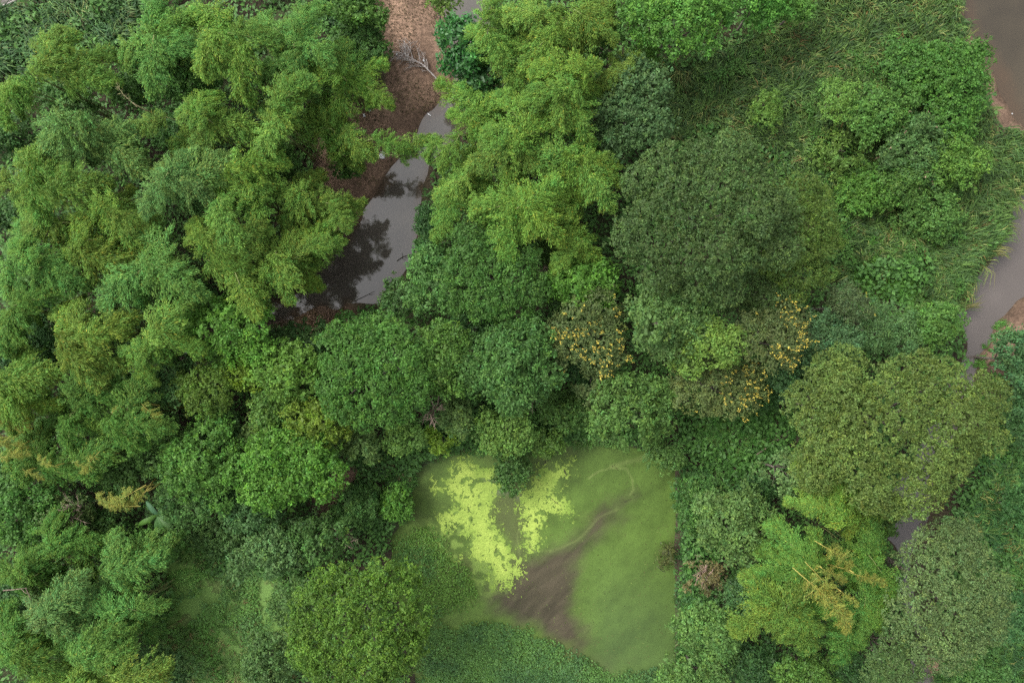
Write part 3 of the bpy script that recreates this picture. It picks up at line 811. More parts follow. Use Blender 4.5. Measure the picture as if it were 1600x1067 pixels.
BC = {'b': (.100, .172, .038), 'c': (.085, .165, .044), 'y': (.104, .172, .036), 'd': (.072, .140, .032), 'g': (.092, .160, .056), 'o': (.108, .166, .036)}
bcount = [0]
def bamboo(base, heads, label, c='b', z=12.0, fill=1.0, sc_=1.0):
    bcount[0] += 1
    r = np.random.default_rng(900 + bcount[0])
    hz = z * .92
    b = P(base[0], base[1], hz)
    gz = max(float(height(b[0], b[1])), -1.4)
    e = ob('bamboo_clump', None, loc=(b[0], b[1], gz))
    tag(e, label, 'bamboo', 'feathery bamboo clumps')
    items = [(h[0], h[1], z + r.uniform(-1.7, 1.3), (h[2] if len(h) > 2 else 1.0) * (r.uniform(.84, 1.22) if len(h) < 3 else r.uniform(.95, 1.05))) for h in heads]
    nf = int(round(len(heads) * .65 * fill))
    hx = np.array([[h[0], h[1]] for h in heads], float); cen = hx.mean(0)
    for k in range(nf):
        w_ = hx[k % len(hx)]
        a = r.uniform(0, 6.28); q = w_ * .62 + cen * .38 + np.array([math.cos(a), math.sin(a)]) * r.uniform(8, 34)
        items.append((q[0], q[1], z - r.uniform(1.8, 4.6), r.uniform(.85, 1.1)))
    cc = np.array(BC[c] if isinstance(c, str) else c) * (1.17, 1.33, .96)
    for (hx_, hy_, hz_, s) in items:
        s *= sc_
        p = P(hx_, hy_, hz_) - np.array([b[0], b[1], gz])
        d = p[:2]; yaw = math.atan2(d[1], d[0]) if np.hypot(*d) > .6 else r.uniform(0, 6.28)
        yaw += r.normal(0, .35)
        foot = np.array([r.normal(0, .35), r.normal(0, .35), -.2])
        tipc = p + np.array([math.cos(yaw), math.sin(yaw), 0]) * (1.3 * s) + np.array([0, 0, -.9 * s])
        root = p - np.array([math.cos(yaw), math.sin(yaw), 0]) * (2.3 * s) + np.array([0, 0, .15])
        path = np.array([foot, foot * .7 + root * .3 + [0, 0, p[2] * .12], foot * .3 + root * .7 + [0, 0, p[2] * .14], root, p + [0, 0, .25 * s], tipc])
        cv, cq = tube([(path, [.06, .058, .05, .04, .028, .012])], 5)
        cu = ob('culm', mesh_np('culm', cv, cq, None, M_CULM, True), e); TRI[0] += len(cq) * 2
        f = ob('foliage', PLUMES[r.integers(len(PLUMES))], cu, p, (r.normal(0, .12), r.normal(0, .12), yaw), (s, s * r.uniform(.9, 1.15) * (1 if r.random() < .5 else -1), s),
               color=cc * r.uniform(.86, 1.14) * np.array([r.uniform(.92, 1.1), 1, r.uniform(.9, 1.1)]))
    return e

bamboo((72,130), [(82,82),(128,94),(36,146),(12,165),(140,130)], 'feathery bamboo clump on the left edge just below the reeds', 'b')
bamboo((250,62), [(270,46),(236,98),(240,18),(208,78),(285,75)], 'bamboo clump near the top edge right of the reeds', 'c')
bamboo((362,78), [(352,52),(380,112),(325,85),(330,20),(395,60)], 'tall bamboo clump on the top edge with a broad bright head', 'b', 12.8)
bamboo((455,72), [(430,46),(478,42),(492,78),(432,105),(465,100)], 'bamboo clump on the top edge left of the mud bank', 'c')
bamboo((150,212), [(92,200),(184,200),(140,226),(192,238),(118,232)], 'grey-green drooping bamboo clump below the pale bare culm', 'g')
bamboo((330,190), [(320,162),(358,190),(324,222),(232,190,.8),(296,180,.85)], 'bamboo clump right of the dark hollow in the left bamboo', 'b')
bamboo((285,276), [(277,256),(294,292),(243,303),(318,262)], 'pale bluish bamboo clump with a long leftward plume', 'g', 12.6)
bamboo((78,282), [(80,272,1.1),(112,288),(14,292),(52,300),(44,255)], 'bamboo clump with a fan-shaped head near the left edge', 'b')
bamboo((165,332), [(158,327),(184,352),(128,342),(62,352),(208,335)], 'yellowish bamboo clump below the grey-green drooping clump', 'o')
bamboo((385,300), [(378,285,1.1),(337,332),(402,258),(398,322),(360,350)], 'bamboo clump with broad pale head left of the stream bend', 'b', 12.6)
bamboo((440,195), [(444,176,1.05),(420,222),(458,146),(422,188)], 'bright bamboo clump left of the mud bank with a domed head', 'b', 12.8)
bamboo((545,125), [(505,112),(540,98),(572,106,.8),(558,140,.9),(592,152,.65),(524,158)], 'bamboo clump overhanging the mud bank beside the fallen trunk', 'b', 8.5, .5)
bamboo((525,208), [(498,184),(514,204),(560,222,.85),(610,226,.75),(646,228,.8),(484,200)], 'bamboo clump reaching a long plume across the middle mud bank', 'b', 8.5, .4)
bamboo((470,310), [(460,322),(512,316,.9),(438,292),(484,288,.9),(474,346),(528,340,.7)], 'bamboo clump leaning over the stream at its left bend', 'o', 9, .5)
bamboo((50,400), [(38,368),(68,424,1.1),(34,398),(100,424),(14,425)], 'pale bamboo clump on the left edge at mid height', 'c')
bamboo((150,388), [(131,370),(172,402),(110,388)], 'small bamboo clump between two paler clumps at left', 'o', 11)
bamboo((245,410), [(236,376),(246,404),(218,438),(272,434),(192,448)], 'soft green bamboo clump with layered plumes left of the dark hollow', 'c', 12.6)
bamboo((340,388), [(318,368),(370,370),(366,428),(382,460),(340,400)], 'bamboo clump above the dark stream end', 'o')
bamboo((440,412), [(438,434,1.05),(468,400,.95),(506,380,.8),(420,398),(412,450),(490,368,.9),(455,384)], 'big drooping bamboo clump over the lower stream bend', 'o', 9.5, .6)
bamboo((132,522), [(128,492),(152,546),(118,566),(100,500),(166,512)], 'bamboo clump beside the small black gap at left', 'o')
bamboo((240,540), [(246,528),(229,572),(264,500),(215,545),(272,540)], 'rounded bamboo clump left of the bright broadleaf tree', 'b')
bamboo((32,495), [(30,490),(8,515),(55,468)], 'dull bamboo clump on the left edge below the pale one', 'd', 11)
bamboo((38,600), [(34,594),(50,630),(12,640),(28,568)], 'yellowish bamboo clump on the left edge above the orange culms', 'y', 10.5)
bamboo((130,630), [(118,603),(88,643),(145,664),(172,612),(110,682)], 'bamboo clump in the hollow at left below the black gap', 'd', 10)
bamboo((215,645), [(208,620),(232,662),(196,676)], 'small bamboo clump left of the olive clumpy tree', 'd', 9.5)
bamboo((775,80), [(781,86),(758,60),(802,112),(788,38),(768,12,.8)], 'bamboo clump right of the glossy dark tree', 'b', 11.5)
bamboo((836,42), [(817,18),(854,22),(820,68),(845,72)], 'bamboo clump on the top edge in the centre', 'b', 12)
bamboo((905,44), [(918,16),(892,56),(930,38),(876,84)], 'yellow-green bamboo clump on the top edge left of the rosette tree', 'o', 12)
bamboo((738,186), [(732,156,.9),(752,202),(704,238,.75),(678,232,.6),(728,184,.8),(768,165)], 'bamboo clump leaning left over the grey stream pool', 'b', 9.5, .4)
bamboo((728,285), [(726,270),(740,295),(702,332,.85),(708,288,.85),(760,312),(694,352,.75)], 'bamboo clump on the right bank of the stream bend', 'b', 9.5, .5)
bamboo((802,218), [(788,210),(834,208),(820,244),(802,178),(775,245)], 'bright bamboo clump at the heart of the central grove', 'b', 13)
bamboo((880,140), [(868,114),(902,110),(898,182,1.05),(858,150),(880,165)], 'bamboo clump left of the dark grey-green tree', 'y', 13)
bamboo((905,248), [(912,226),(898,280),(944,264),(862,234),(928,290)], 'bamboo clump touching the left side of the huge dark tree', 'b', 12.6)
bamboo((818,315), [(778,324),(840,302),(820,332),(800,290),(800,365),(848,342)], 'bamboo clump at the lower end of the central grove', 'y', 12.8)
bamboo((895,362), [(878,350),(905,385),(868,322),(890,400)], 'dull bamboo clump squeezed beside the huge dark tree', 'o', 11)
bamboo((978,100), [(980,96,.8),(962,112,.8)], 'small yellowish bamboo sprout above the dark grey-green tree', 'o', 9.5)
bamboo((70,735), [(60,698),(100,738),(40,682),(152,705),(20,730)], 'dark bamboo clump below the orange culms at left', 'd', 9)
bamboo((115,848), [(115,846),(88,830),(140,872)], 'bamboo clump below the thinning shrub at lower left', 'd', 8)
bamboo((205,880), [(206,880),(180,860),(236,866),(190,900)], 'bamboo clump above the bare soil patch at the swamp', 'c', 8)
bamboo((45,890), [(50,882),(18,900),(76,912)], 'bamboo clump by the pale broken branch on the left edge', 'd', 9.5)
bamboo((88,955), [(66,950),(100,934),(142,940),(90,976)], 'bluish streaked bamboo clump at lower left', 'g', 10.5)
bamboo((205,955), [(206,957),(222,948,.9),(172,944),(208,976,.9)], 'bright bamboo clump touching the swamp at lower left', 'c', 8.5)
bamboo((145,1008), [(146,1006,1.1),(114,1022),(172,1022),(168,990)], 'fan-headed bamboo clump near the bottom edge at left', 'c', 9.5)
bamboo((32,1010), [(36,1010),(8,988),(60,1034)], 'dark bamboo clump in the bottom left corner', 'd', 10)
bamboo((125,1062), [(116,1056),(160,1056),(78,1066),(212,1052)], 'olive bamboo clump along the bottom edge at left', 'o', 10)
bamboo((1308,788), [(1300,774),(1332,812),(1268,792),(1346,786),(1285,758)], 'yellow-green bamboo clump right below the huge olive tree', 'o', 11)
bamboo((1245,868), [(1235,850),(1252,892),(1214,882),(1276,862)], 'bamboo clump right of the pale pond-bank tree', 'd', 11)
bamboo((1228,958), [(1220,955),(1267,997),(1198,932),(1182,972),(1240,932),(1255,965)], 'broad yellow-green bamboo clump near the lower right bank', (.092, .145, .032), 11.5)
bamboo((1340,975), [(1352,976),(1325,1012),(1350,932),(1370,955),(1300,960)], 'bamboo clump beneath the yellowed culms at lower right', 'd', 10)
bamboo((1360,862), [(1370,850),(1340,882),(1382,902),(1355,830)], 'bamboo clump beside the river pool at lower right', 'd', 10.5)

def yellow_bamboo(base, lines, label, z=13.0, pale=False, c=(.19, .23, .045)):
    """sparse yellowed culms: lines of (root px, tip px)"""
    bcount[0] += 1
    r = np.random.default_rng(1900 + bcount[0])
    b = P(base[0], base[1], z); gz = max(float(height(b[0], b[1])), -1.4)
    e = ob('yellowed_bamboo', None, loc=(b[0], b[1], gz)); tag(e, label, 'bamboo', 'yellowed bamboo culms')
    for (a, q) in lines:
        zz = z + r.uniform(-.3, .5)
        A = P(*a, zz); B = P(*q, zz); ln = np.hypot(*(B - A)[:2]); yaw = math.atan2(*(B - A)[1::-1])
        s = ln / 5.6
        mid = A * .5 + B * .5 - np.array([b[0], b[1], gz]); mid[2] = zz - gz
        root = A - np.array([b[0], b[1], gz]); root[2] = zz - gz - .45 * s
        foot = np.array([r.normal(0, .3), r.normal(0, .3), -.2])
        path = np.array([foot, foot * .6 + root * .4 + [0, 0, .1 * zz], root + [0, 0, -.6], root])
        cv, cq = tube([(path, [.065, .06, .055, .05])], 5)
        cu = ob('culm', mesh_np('culm', cv, cq, None, M_CULMP if pale else M_CULMY, True), e)
        tw, lf = PALE if pale else BARES[r.integers(len(BARES))]
        rot = (0, 0, yaw); sc3 = (s, s * (.8 + .4 * r.random()), min(s, .8))
        ob('bare_tip', tw, cu, mid, rot, sc3)
        ob('foliage', lf, cu, mid, rot, sc3, color=np.array(c) * r.uniform(.85, 1.15))
    return e
yellow_bamboo((1285,915), [((1258,903),(1338,992)),((1268,888),(1306,945)),((1286,888),(1330,915)),((1336,896),(1394,920)),((1286,852),(1340,896)),((1316,925),(1346,952)),((1300,940),(1332,1000))], 'yellowed half-bare bamboo culms sprawling over green bamboo at lower right')
yellow_bamboo((185,770), [((215,765),(150,792)),((205,790),(140,775)),((228,768),(185,795))], 'orange-yellow leaning bamboo culms left of the banana plant', 11.5)
yellow_bamboo((130,730), [((150,712),(118,742)),((118,722),(142,738))], 'yellow curled bamboo tip above the orange-yellow culms', 11)
yellow_bamboo((62,735), [((85,728),(52,712)),((40,735),(66,752))], 'yellow bamboo tips on the left above the leafy edge tree', 11)
yellow_bamboo((0,668), [((-20,655),(42,672)),((-15,690),(38,700)),((0,715),(44,712))], 'orange bamboo culms poking in from the left edge', 11.8)
yellow_bamboo((228,645), [((224,632),(252,668)),((175,645),(192,634))], 'thin yellow bamboo culm beside the olive clumpy tree', 10.8)
yellow_bamboo((186,140), [((206,160),(174,122))], 'pale bare bamboo culm with herringbone twigs in the left bamboo', 13.8, True, (.14, .18, .06))

print('TRIS after trees', TRI[0])
# ------------------------------------------------------------------ grass, reeds, ground cover
def scatter(poly_px, z, dens, r, noise_seed=None, thr=0.0, nscale=3.0, soft=1.2):
    pw = PP(poly_px, z); lo = pw.min(0); hi = pw.max(0)
    lo = np.maximum(lo, [-62, -43]); hi = np.minimum(hi, [62, 43])
    n = int((hi[0] - lo[0]) * (hi[1] - lo[1]) * dens)
    X = r.uniform(lo[0], hi[0], n); Y = r.uniform(lo[1], hi[1], n)
    k = sm(-soft * .5, soft, sdist(pw, X, Y) + 2.4 * (fbm(X, Y, 1.6, 4, 131) - .5)) > r.random(n)
    if noise_seed is not None:
        k &= fbm(X, Y, nscale, 3, noise_seed) > thr
    return X[k], Y[k]

def dry_land(X, Y, m=.1):
    return (sdist(S_STREAM, X, Y) < -m) & (sdist(S_RIVER, X, Y) < -m) & (sdist(S_POND, X, Y) < -m) & (sdist(S_ROAD, X, Y) < -m)

def grass(name, label, poly, dens, L, cols, seed, width=.05, lean=.8, head=None, thr=None, z=0, bump=.6, cat='grass', keep=None, wild=.9):
    r = np.random.default_rng(seed)
    per = 14
    X, Y = scatter(poly, z, dens / per, r, seed % 97 if thr else None, thr or 0)
    n0 = len(X); T_a = np.repeat(r.normal(0, wild * .8, n0), per); T_v = np.repeat(r.uniform(.55, 1.3, n0), per); T_u = np.repeat(r.random(n0), per); T_l = np.repeat(r.uniform(.7, 1.3, n0), per)
    X = np.repeat(X, per) + r.normal(0, .17 * L ** .5, n0 * per); Y = np.repeat(Y, per) + r.normal(0, .17 * L ** .5, n0 * per)
    if keep is not None:
        k = keep(X, Y); X = X[k]; Y = Y[k]; T_a = T_a[k]; T_v = T_v[k]; T_u = T_u[k]; T_l = T_l[k]
    n = len(X)
    hz = height(X, Y) + bump * fbm(X, Y, 2.2, 3, seed % 50)
    flow = (fbm(X, Y, 7, 2, seed % 60 + 3) - .5) * 7 if head is None else head + (fbm(X, Y, 4, 2, seed % 60 + 3) - .5) * 3
    a = flow + T_a + r.normal(0, wild * .5, n)
    le = L * T_l * r.uniform(.6, 1.25, n) * (.75 + .5 * fbm(X, Y, 3, 2, seed % 70)); ln = np.clip(r.normal(lean, .22, n), .2, 1.1)
    o = np.stack([np.cos(a), np.sin(a), np.zeros(n)], -1); sd_ = np.stack([-np.sin(a), np.cos(a), np.zeros(n)], -1)
    b = np.stack([X, Y, hz], -1); up = np.array([0, 0, 1.0])
    W_ = (width * r.uniform(.7, 1.4, n))[:, None]
    l = le[:, None]; q = ln[:, None]
    p2 = b + up * l * (.68 - .16 * q) + o * l * q * .40
    p3 = b + up * l * (.80 - .60 * q) + o * l * q * .95
    tw = sd_ + up * r.normal(0, .3, (n, 1))
    V = np.stack([b - tw * W_ * .5, b + tw * W_ * .5, p2 - tw * W_ * .55, p2 + tw * W_ * .55, p3 - tw * W_ * .08, p3 + tw * W_ * .08], 1).reshape(-1, 3)
    i = (np.arange(n) * 6)[:, None]
    Qd = np.concatenate([i + [0, 1, 3, 2], i + [2, 3, 5, 4]])
    cols = np.array([c for c, _ in cols]), np.array([w_ for _, w_ in cols], float)
    patch = fbm(X, Y, 4, 3, seed % 40 + 7)
    pr = cols[1][None] * np.exp(2.4 * (patch[:, None] - .5) * np.linspace(-1, 1, len(cols[1]))[None])
    pr = np.cumsum(pr / pr.sum(1, keepdims=True), 1)
    ci = (np.where(r.random(n) < .7, T_u, r.random(n))[:, None] > pr).sum(1).clip(0, len(cols[1]) - 1)
    C = cols[0][ci] * (T_v * r.uniform(.8, 1.22, n))[:, None] * (1.15, 1.28, .85)
    m = ob(name, mesh_np(name, V, Qd, np.repeat(C, 6, 0), M_GRASS))
    tag(m, label, cat, kind='stuff'); TRI[0] += len(Qd) * 2
    return m

G1, G2, G3, ST, BR = (.060, .105, .030), (.080, .135, .038), (.045, .088, .036), (.175, .165, .070), (.12, .075, .035)
grass('tall_grass', 'tall tangled green and straw grass of the upper right meadow', MEADOW, 84, 1.45, [((.038, .072, .030), 1.3), ((.052, .092, .030), 1.4), ((.074, .122, .038), 1.2), ((.135, .140, .062), .42), (BR, .10)], 3001, .065, .85, keep=lambda X, Y: dry_land(X, Y, -.1))
REED_BANK = [(1480,-30),(1500,60),(1512,110),(1520,170),(1540,215),(1620,225),(1620,275),(1560,310),(1548,380),(1510,430),(1485,480),(1440,480),(1460,400),(1480,330),(1500,250),(1500,120),(1470,40),(1460,-30)]
grass('reeds', 'dense reeds leaning out along the river bank', REED_BANK, 62, 1.9, [((.042, .080, .032), 1.2), ((.056, .100, .033), 1.2), ((.076, .125, .040), 1.0), ((.140, .140, .062), .22)], 3007, .06, .75, head=-.5, cat='reeds', keep=lambda X, Y: dry_land(X, Y, .1), wild=.6)
grass('reed_fringe', 'straw-tipped reed fringe overhanging the river edge', [(1556,300),(1590,285),(1600,290),(1566,340),(1556,390),(1522,435),(1498,485),(1480,490),(1490,455),(1518,410),(1540,370),(1545,325)], 30, 2.2, [(G2, 1.0), ((.13, .14, .06), 1.0), ((.20, .175, .08), .7)], 3011, .05, .9, head=-.35, cat='reeds', wild=.5)
grass('reed_bed', 'bluish reed bed in the upper left corner beside the road', [(-20,40),(40,8),(110,-20),(225,-30),(235,40),(200,75),(120,75),(70,110),(-20,130)], 60, 1.6, [((.034, .078, .036), 1.2), ((.050, .102, .042), 1.2), ((.080, .130, .048), .9), ((.12, .13, .06), .2)], 3021, .085, .8, cat='reeds', keep=lambda X, Y: sdist(S_ROAD, X, Y) < -.6)
grass('reed_bed', 'dark tall grass on the top edge left of the mud bank', [(490,-20),(585,-20),(590,50),(600,70),(560,80),(500,50)], 50, 1.6, [((.030, .080, .032), 1.2), ((.045, .105, .038), 1)], 3023, .06, .8, cat='reeds')
grass('clearing_grass', 'short dark grass filling the clearing under the flowering tree', [(1055,640),(1100,630),(1240,640),(1250,680),(1210,730),(1150,760),(1100,740),(1058,705)], 120, .55, [((.034, .095, .022), 1.3), ((.048, .120, .026), 1.0), ((.075, .120, .035), .35)], 3031, .05, .9, bump=.35)
grass('clearing_grass', 'dark grass in the hollow above the pond centre', [(720,590),(760,600),(790,640),(860,640),(900,600),(905,650),(920,690),(860,690),(800,660),(700,700),(690,650)], 70, .6, [((.032, .085, .022), 1.3), ((.048, .112, .028), 1.0)], 3033, .05, .9, bump=.4, keep=lambda X, Y: dry_land(X, Y))
grass('bank_grass', 'wispy grass bank on the left shore of the pond', [(500,720),(560,690),(640,690),(700,690),(690,712),(655,735),(645,790),(620,840),(560,840),(520,820),(495,770)], 85, .7, [((.050, .095, .046), 1.2), ((.060, .120, .036), 1.2), ((.045, .12, .02), .8), ((.11, .10, .055), .35)], 3037, .045, .85, bump=.5, keep=lambda X, Y: dry_land(X, Y, -.2) & (sdist(S_MUD[6], X, Y) < -.1))
grass('shore_grass', 'grass fringe on the upper shore of the pond', [(690,690),(760,690),(850,670),(900,660),(930,670),(1000,690),(1040,700),(1000,708),(930,694),(880,698),(800,716),(720,706)], 70, .7, [((.050, .110, .034), 1.2), ((.065, .130, .034), 1.2), ((.09, .13, .05), .4)], 3041, .045, .9, bump=.3, keep=lambda X, Y: sdist(S_POND, X, Y) < .3)
grass('swamp_grass', 'patchy dull grass and weeds growing in the lower left swamp', [(250,830),(300,820),(400,830),(480,860),(470,960),(460,1080),(250,1080),(240,980),(280,930)], 46, .6, [((.092, .165, .062), 1.2), ((.115, .200, .062), 1.2), ((.17, .18, .085), .4), ((.16, .115, .07), .2)], 3047, .045, .95, thr=.44, bump=.25)
grass('reed_bed', 'long pale-bladed reeds at the lower right edge', [(1480,820),(1560,690),(1570,640),(1585,590),(1640,560),(1640,1100),(1440,1100),(1460,1040),(1540,960),(1560,900)], 52, 1.7, [((.034, .085, .034), 1.3), ((.050, .110, .036), 1.2), ((.085, .140, .048), .8), (ST, .18)], 3053, .085, .85, cat='reeds', keep=lambda X, Y: dry_land(X, Y))
grass('bank_grass', 'weedy grass strip along the straight right bank of the pond', [(1054,705),(1100,730),(1110,800),(1100,900),(1090,1000),(1080,1090),(1058,1090),(1054,900)], 80, .6, [((.034, .085, .030), 1.2), ((.048, .108, .034), 1.2), ((.10, .075, .05), .25)], 3057, .05, .9, bump=.5, keep=lambda X, Y: sdist(S_POND, X, Y) < .1)
grass('bank_grass', 'narrow green grass strip on the mud path by the river', [(1528,565),(1560,520),(1572,500),(1580,515),(1556,560),(1545,590)], 60, .5, [((.05, .12, .03), 1.2), ((.065, .14, .034), 1.2)], 3059, .05, .9, bump=.1)

def cover(name, label, poly, dens, L, W_, cols, seed, bump=1.0, bs=2.0, thr=None, cat='undergrowth', keep=None, z=0, flat=.5, up=None):
    r = np.random.default_rng(seed)
    X, Y = scatter(poly, z, dens, r, seed % 93 if thr else None, thr or 0)
    if keep is not None:
        k = keep(X, Y); X = X[k]; Y = Y[k]
    n = len(X)
    hz = (height(X, Y) if up is None else np.full(n, up)) + bump * np.clip(fbm(X, Y, bs, 3, seed % 80) * 1.6 - .3, .02, 2) * r.uniform(.75, 1.05, n)
    p = np.stack([X, Y, hz], -1)
    ax = rnd_unit(r, n) * np.array([1, 1, .45]); no = np.array([0, 0, 1.0]) + rnd_unit(r, n) * flat
    sz = r.uniform(.65, 1.3, n)
    V, Qd = leaf_verts(p, ax, no, L * sz, W_ * sz)
    cols = np.array(cols); patch = np.clip((fbm(X, Y, 3.5, 3, seed % 30 + 2) - .5) * 2.2 + .5 + r.normal(0, .16, n), 0, .999)
    C = cols[(patch * len(cols)).astype(int)] * r.uniform(.75, 1.28, (n, 1)) * (1.02, 1.16, .78)
    m = ob(name, mesh_np(name, V, Qd, np.repeat(C, 4, 0), M_GRASS)); tag(m, label, cat, kind='stuff'); TRI[0] += len(Qd) * 2
    return m

def under_keep(X, Y):
    k = dry_land(X, Y, .4) & (sdist(S_MEADOW, X, Y) < 1.0) & (sdist(S_SWAMP, X, Y) < .5)
    for mp in S_MUD: k &= sdist(mp, X, Y) < -.3
    return k
cover('undergrowth', 'dark leafy undergrowth seen in the gaps between the trees', [(-60,-60),(1660,-60),(1660,1130),(-60,1130)], 14, .50, .30, [(.046, .100, .032), (.058, .125, .036), (.072, .148, .044), (.062, .125, .046)], 4001, 2.2, 2.6, keep=under_keep)
cover('creeper', 'bright creeper carpet below the meadow shrubs', [(1290,285),(1360,280),(1440,300),(1470,340),(1440,420),(1430,490),(1380,470),(1330,450),(1300,400),(1310,340)], 95, .26, .17, [(.044, .110, .024), (.058, .138, .026), (.078, .158, .034), (.062, .125, .024)], 4011, 1.3, 2.2, cat='creeper')
cover('creeper', 'scattered broadleaf vines among the meadow grass', [(1050,120),(1200,60),(1400,60),(1540,70),(1540,300),(1500,480),(1300,470),(1290,300),(1180,230)], 60, .24, .15, [(.038, .090, .026), (.050, .112, .028), (.064, .125, .036)], 4013, 1.9, 2.4, thr=.52, cat='creeper', keep=lambda X, Y: dry_land(X, Y, .3))
cover('shore_weeds', 'broadleaf weeds along the right pond bank', [(1056,705),(1110,730),(1130,820),(1110,900),(1120,980),(1100,1090),(1058,1090),(1055,900)], 55, .26, .17, [(.036, .090, .030), (.050, .112, .034), (.044, .100, .042)], 4021, 1.0, 1.8, keep=lambda X, Y: sdist(S_POND, X, Y) < 1.2 * fbm(X, Y, .9, 3, 33) - .3)
cover('shore_weeds', 'broadleaf weeds along the upper pond shore', [(600,690),(680,650),(760,640),(860,650),(940,650),(1050,690),(1060,712),(980,702),(880,698),(800,716),(720,710),(660,735)], 60, .26, .17, [(.046, .106, .032), (.060, .130, .036), (.075, .142, .046)], 4023, 1.1, 1.8, keep=lambda X, Y: sdist(S_POND, X, Y) < 1.4 * fbm(X, Y, .9, 3, 33) - .3)
cover('shore_weeds', 'scrubby weeds on the left pond bank', [(490,730),(600,700),(655,740),(645,790),(620,860),(540,850),(480,800)], 36, .26, .16, [(.044, .100, .040), (.050, .125, .024), (.06, .12, .04)], 4027, .8, 1.8, thr=.42, keep=lambda X, Y: dry_land(X, Y, -.1) & (sdist(S_MUD[6], X, Y) < .0))
cover('swamp_weeds', 'clumped broadleaf weeds standing in the swamp', [(250,840),(330,830),(470,860),(480,980),(450,1080),(240,1080)], 55, .26, .16, [(.088, .168, .066), (.108, .200, .064), (.096, .196, .054)], 4029, .7, 1.6, thr=.42)
cover('undergrowth', 'dark broadleaf growth along the right edge beside the reeds', [(1500,700),(1570,640),(1600,560),(1650,560),(1650,1100),(1440,1100),(1520,1000)], 32, .32, .2, [(.032, .085, .030), (.044, .105, .034), (.036, .09, .042)], 4031, 1.2, 2.0, keep=lambda X, Y: dry_land(X, Y))
cover('undergrowth', 'green scrub at the top edge between reeds and bamboo', [(95,-30),(240,-30),(250,40),(180,60),(110,30)], 50, .3, .2, [(.034, .095, .030), (.05, .125, .034)], 4033, .9, 2.0)
def hy_keep(X, Y): return sdist(S_POND, X, Y) > -.6
HY = [(.044, .092, .042), (.058, .116, .046), (.074, .140, .046)]
cover('water_plants', 'dense dark floating-leaf plants along the bottom of the pond', [(655,995),(690,980),(740,974),(782,970),(806,978),(835,986),(870,1006),(905,1022),(935,1036),(960,1046),(1005,1042),(1030,1046),(1050,1062),(1050,1100),(650,1100)], 150, .20, .17, HY, 4041, .35, .6, z=POND_WL, up=POND_WL + .01, cat='water plants', keep=hy_keep, flat=.75)
cover('water_plants', 'green floating-leaf plants on the left side of the pond', [(618,838),(650,822),(700,832),(702,862),(735,895),(752,925),(722,955),(690,975),(655,970),(628,930),(612,880)], 95, .19, .16, [(.050, .104, .034), (.066, .130, .036), (.086, .155, .036)], 4043, .3, .6, z=POND_WL, up=POND_WL + .01, cat='water plants', keep=hy_keep, flat=.75)
cover('pond_debris', 'small leaf scraps and specks afloat on the pond', [(650,745),(700,712),(880,695),(1050,712),(1054,1040),(960,1040),(850,985),(780,960),(700,960),(740,880),(660,810)], 5, .11, .07, [(.05, .035, .02), (.09, .13, .03), (.035, .04, .02), (.16, .17, .07), (.10, .075, .045)], 4061, .0, .6, z=POND_WL, up=POND_WL + .012, cat='debris', flat=.1)
cover('leaf_litter', 'dry brown twigs and leaves littering the mud bank', [(560,-30),(705,-30),(720,100),(700,160),(650,230),(600,310),(545,375),(500,330),(500,230),(560,200),(600,130),(575,50)], 34, .24, .06, [(.06, .042, .028), (.090, .062, .040), (.13, .098, .064), (.075, .05, .034), (.05, .036, .024)], 4051, .14, .8, thr=.42, cat='litter', flat=.6, keep=lambda X, Y: sdist(S_STREAM, X, Y) < -.25)
cover('leaf_litter', 'dry brown leaves on the mud tongue at the lower stream bend', [(455,505),(475,484),(535,480),(560,490),(536,540),(470,530)], 60, .26, .09, [(.06, .036, .022), (.11, .066, .03), (.085, .05, .03)], 4053, .12, .8, cat='litter', flat=.6)

print('TRIS all', TRI[0])
# ------------------------------------------------------------------ single things
# fallen bleached tree on the mud
A = P(708, 143, -.2); B = P(632, 84, -.4)
d = B - A; ln = np.linalg.norm(d[:2]); yaw = math.atan2(d[1], d[0])
ft = ob('fallen_tree', None, loc=(A[0], A[1], -1.0), rot=(0, 0, yaw)); tag(ft, 'bleached fallen dead tree lying across the brown mud bank', 'dead tree')
r = np.random.default_rng(77)
tp = np.array([[0, 0, .9], [ln * .3, .05, .75], [ln * .6, -.1, .7], [ln * .85, .15, .75], [ln, .35, .6]])
for q in tp:
    wx = A[0] + q[0] * math.cos(yaw) - q[1] * math.sin(yaw); wy = A[1] + q[0] * math.sin(yaw) + q[1] * math.cos(yaw)
    q[2] = max(float(height(wx, wy)), WL) + 1.0 + .38
V, Q = tube([(tp, [.11, .095, .07, .04, .018])], 6)
ob('trunk', mesh_np('trunk', V, Q, None, M_DEAD, True), ft)
for k in range(34):
    t = r.uniform(.38, 1.0); b = np.array([np.interp(t, np.linspace(0, 1, 5), tp[:, j]) for j in range(3)])
    s = 1 if k % 2 else -1; a = s * r.uniform(.45, 1.0); l = r.uniform(.6, 1.7) * (1.2 - .6 * abs(t - .7))
    e = b + np.array([math.cos(a) * l, math.sin(a) * l, r.uniform(-.1, .35)]); m = (b + e) / 2 + r.normal(0, .08, 3)
    paths = [(np.array([b, m, e]), [.034, .026, .012])]
    for q in range(3):
        f = b + (e - b) * r.uniform(.4, .9); a2 = a + r.normal(0, .6); paths.append((np.array([f, f + np.array([math.cos(a2), math.sin(a2), r.normal(0, .2)]) * l * .3, f + np.array([math.cos(a2), math.sin(a2), r.normal(0, .2)]) * l * .55]), [.020, .015, .009]))
    V, Q = tube(paths, 4)
    ob('branch', mesh_np('branch', V, Q, None, M_DEAD, True), ft)

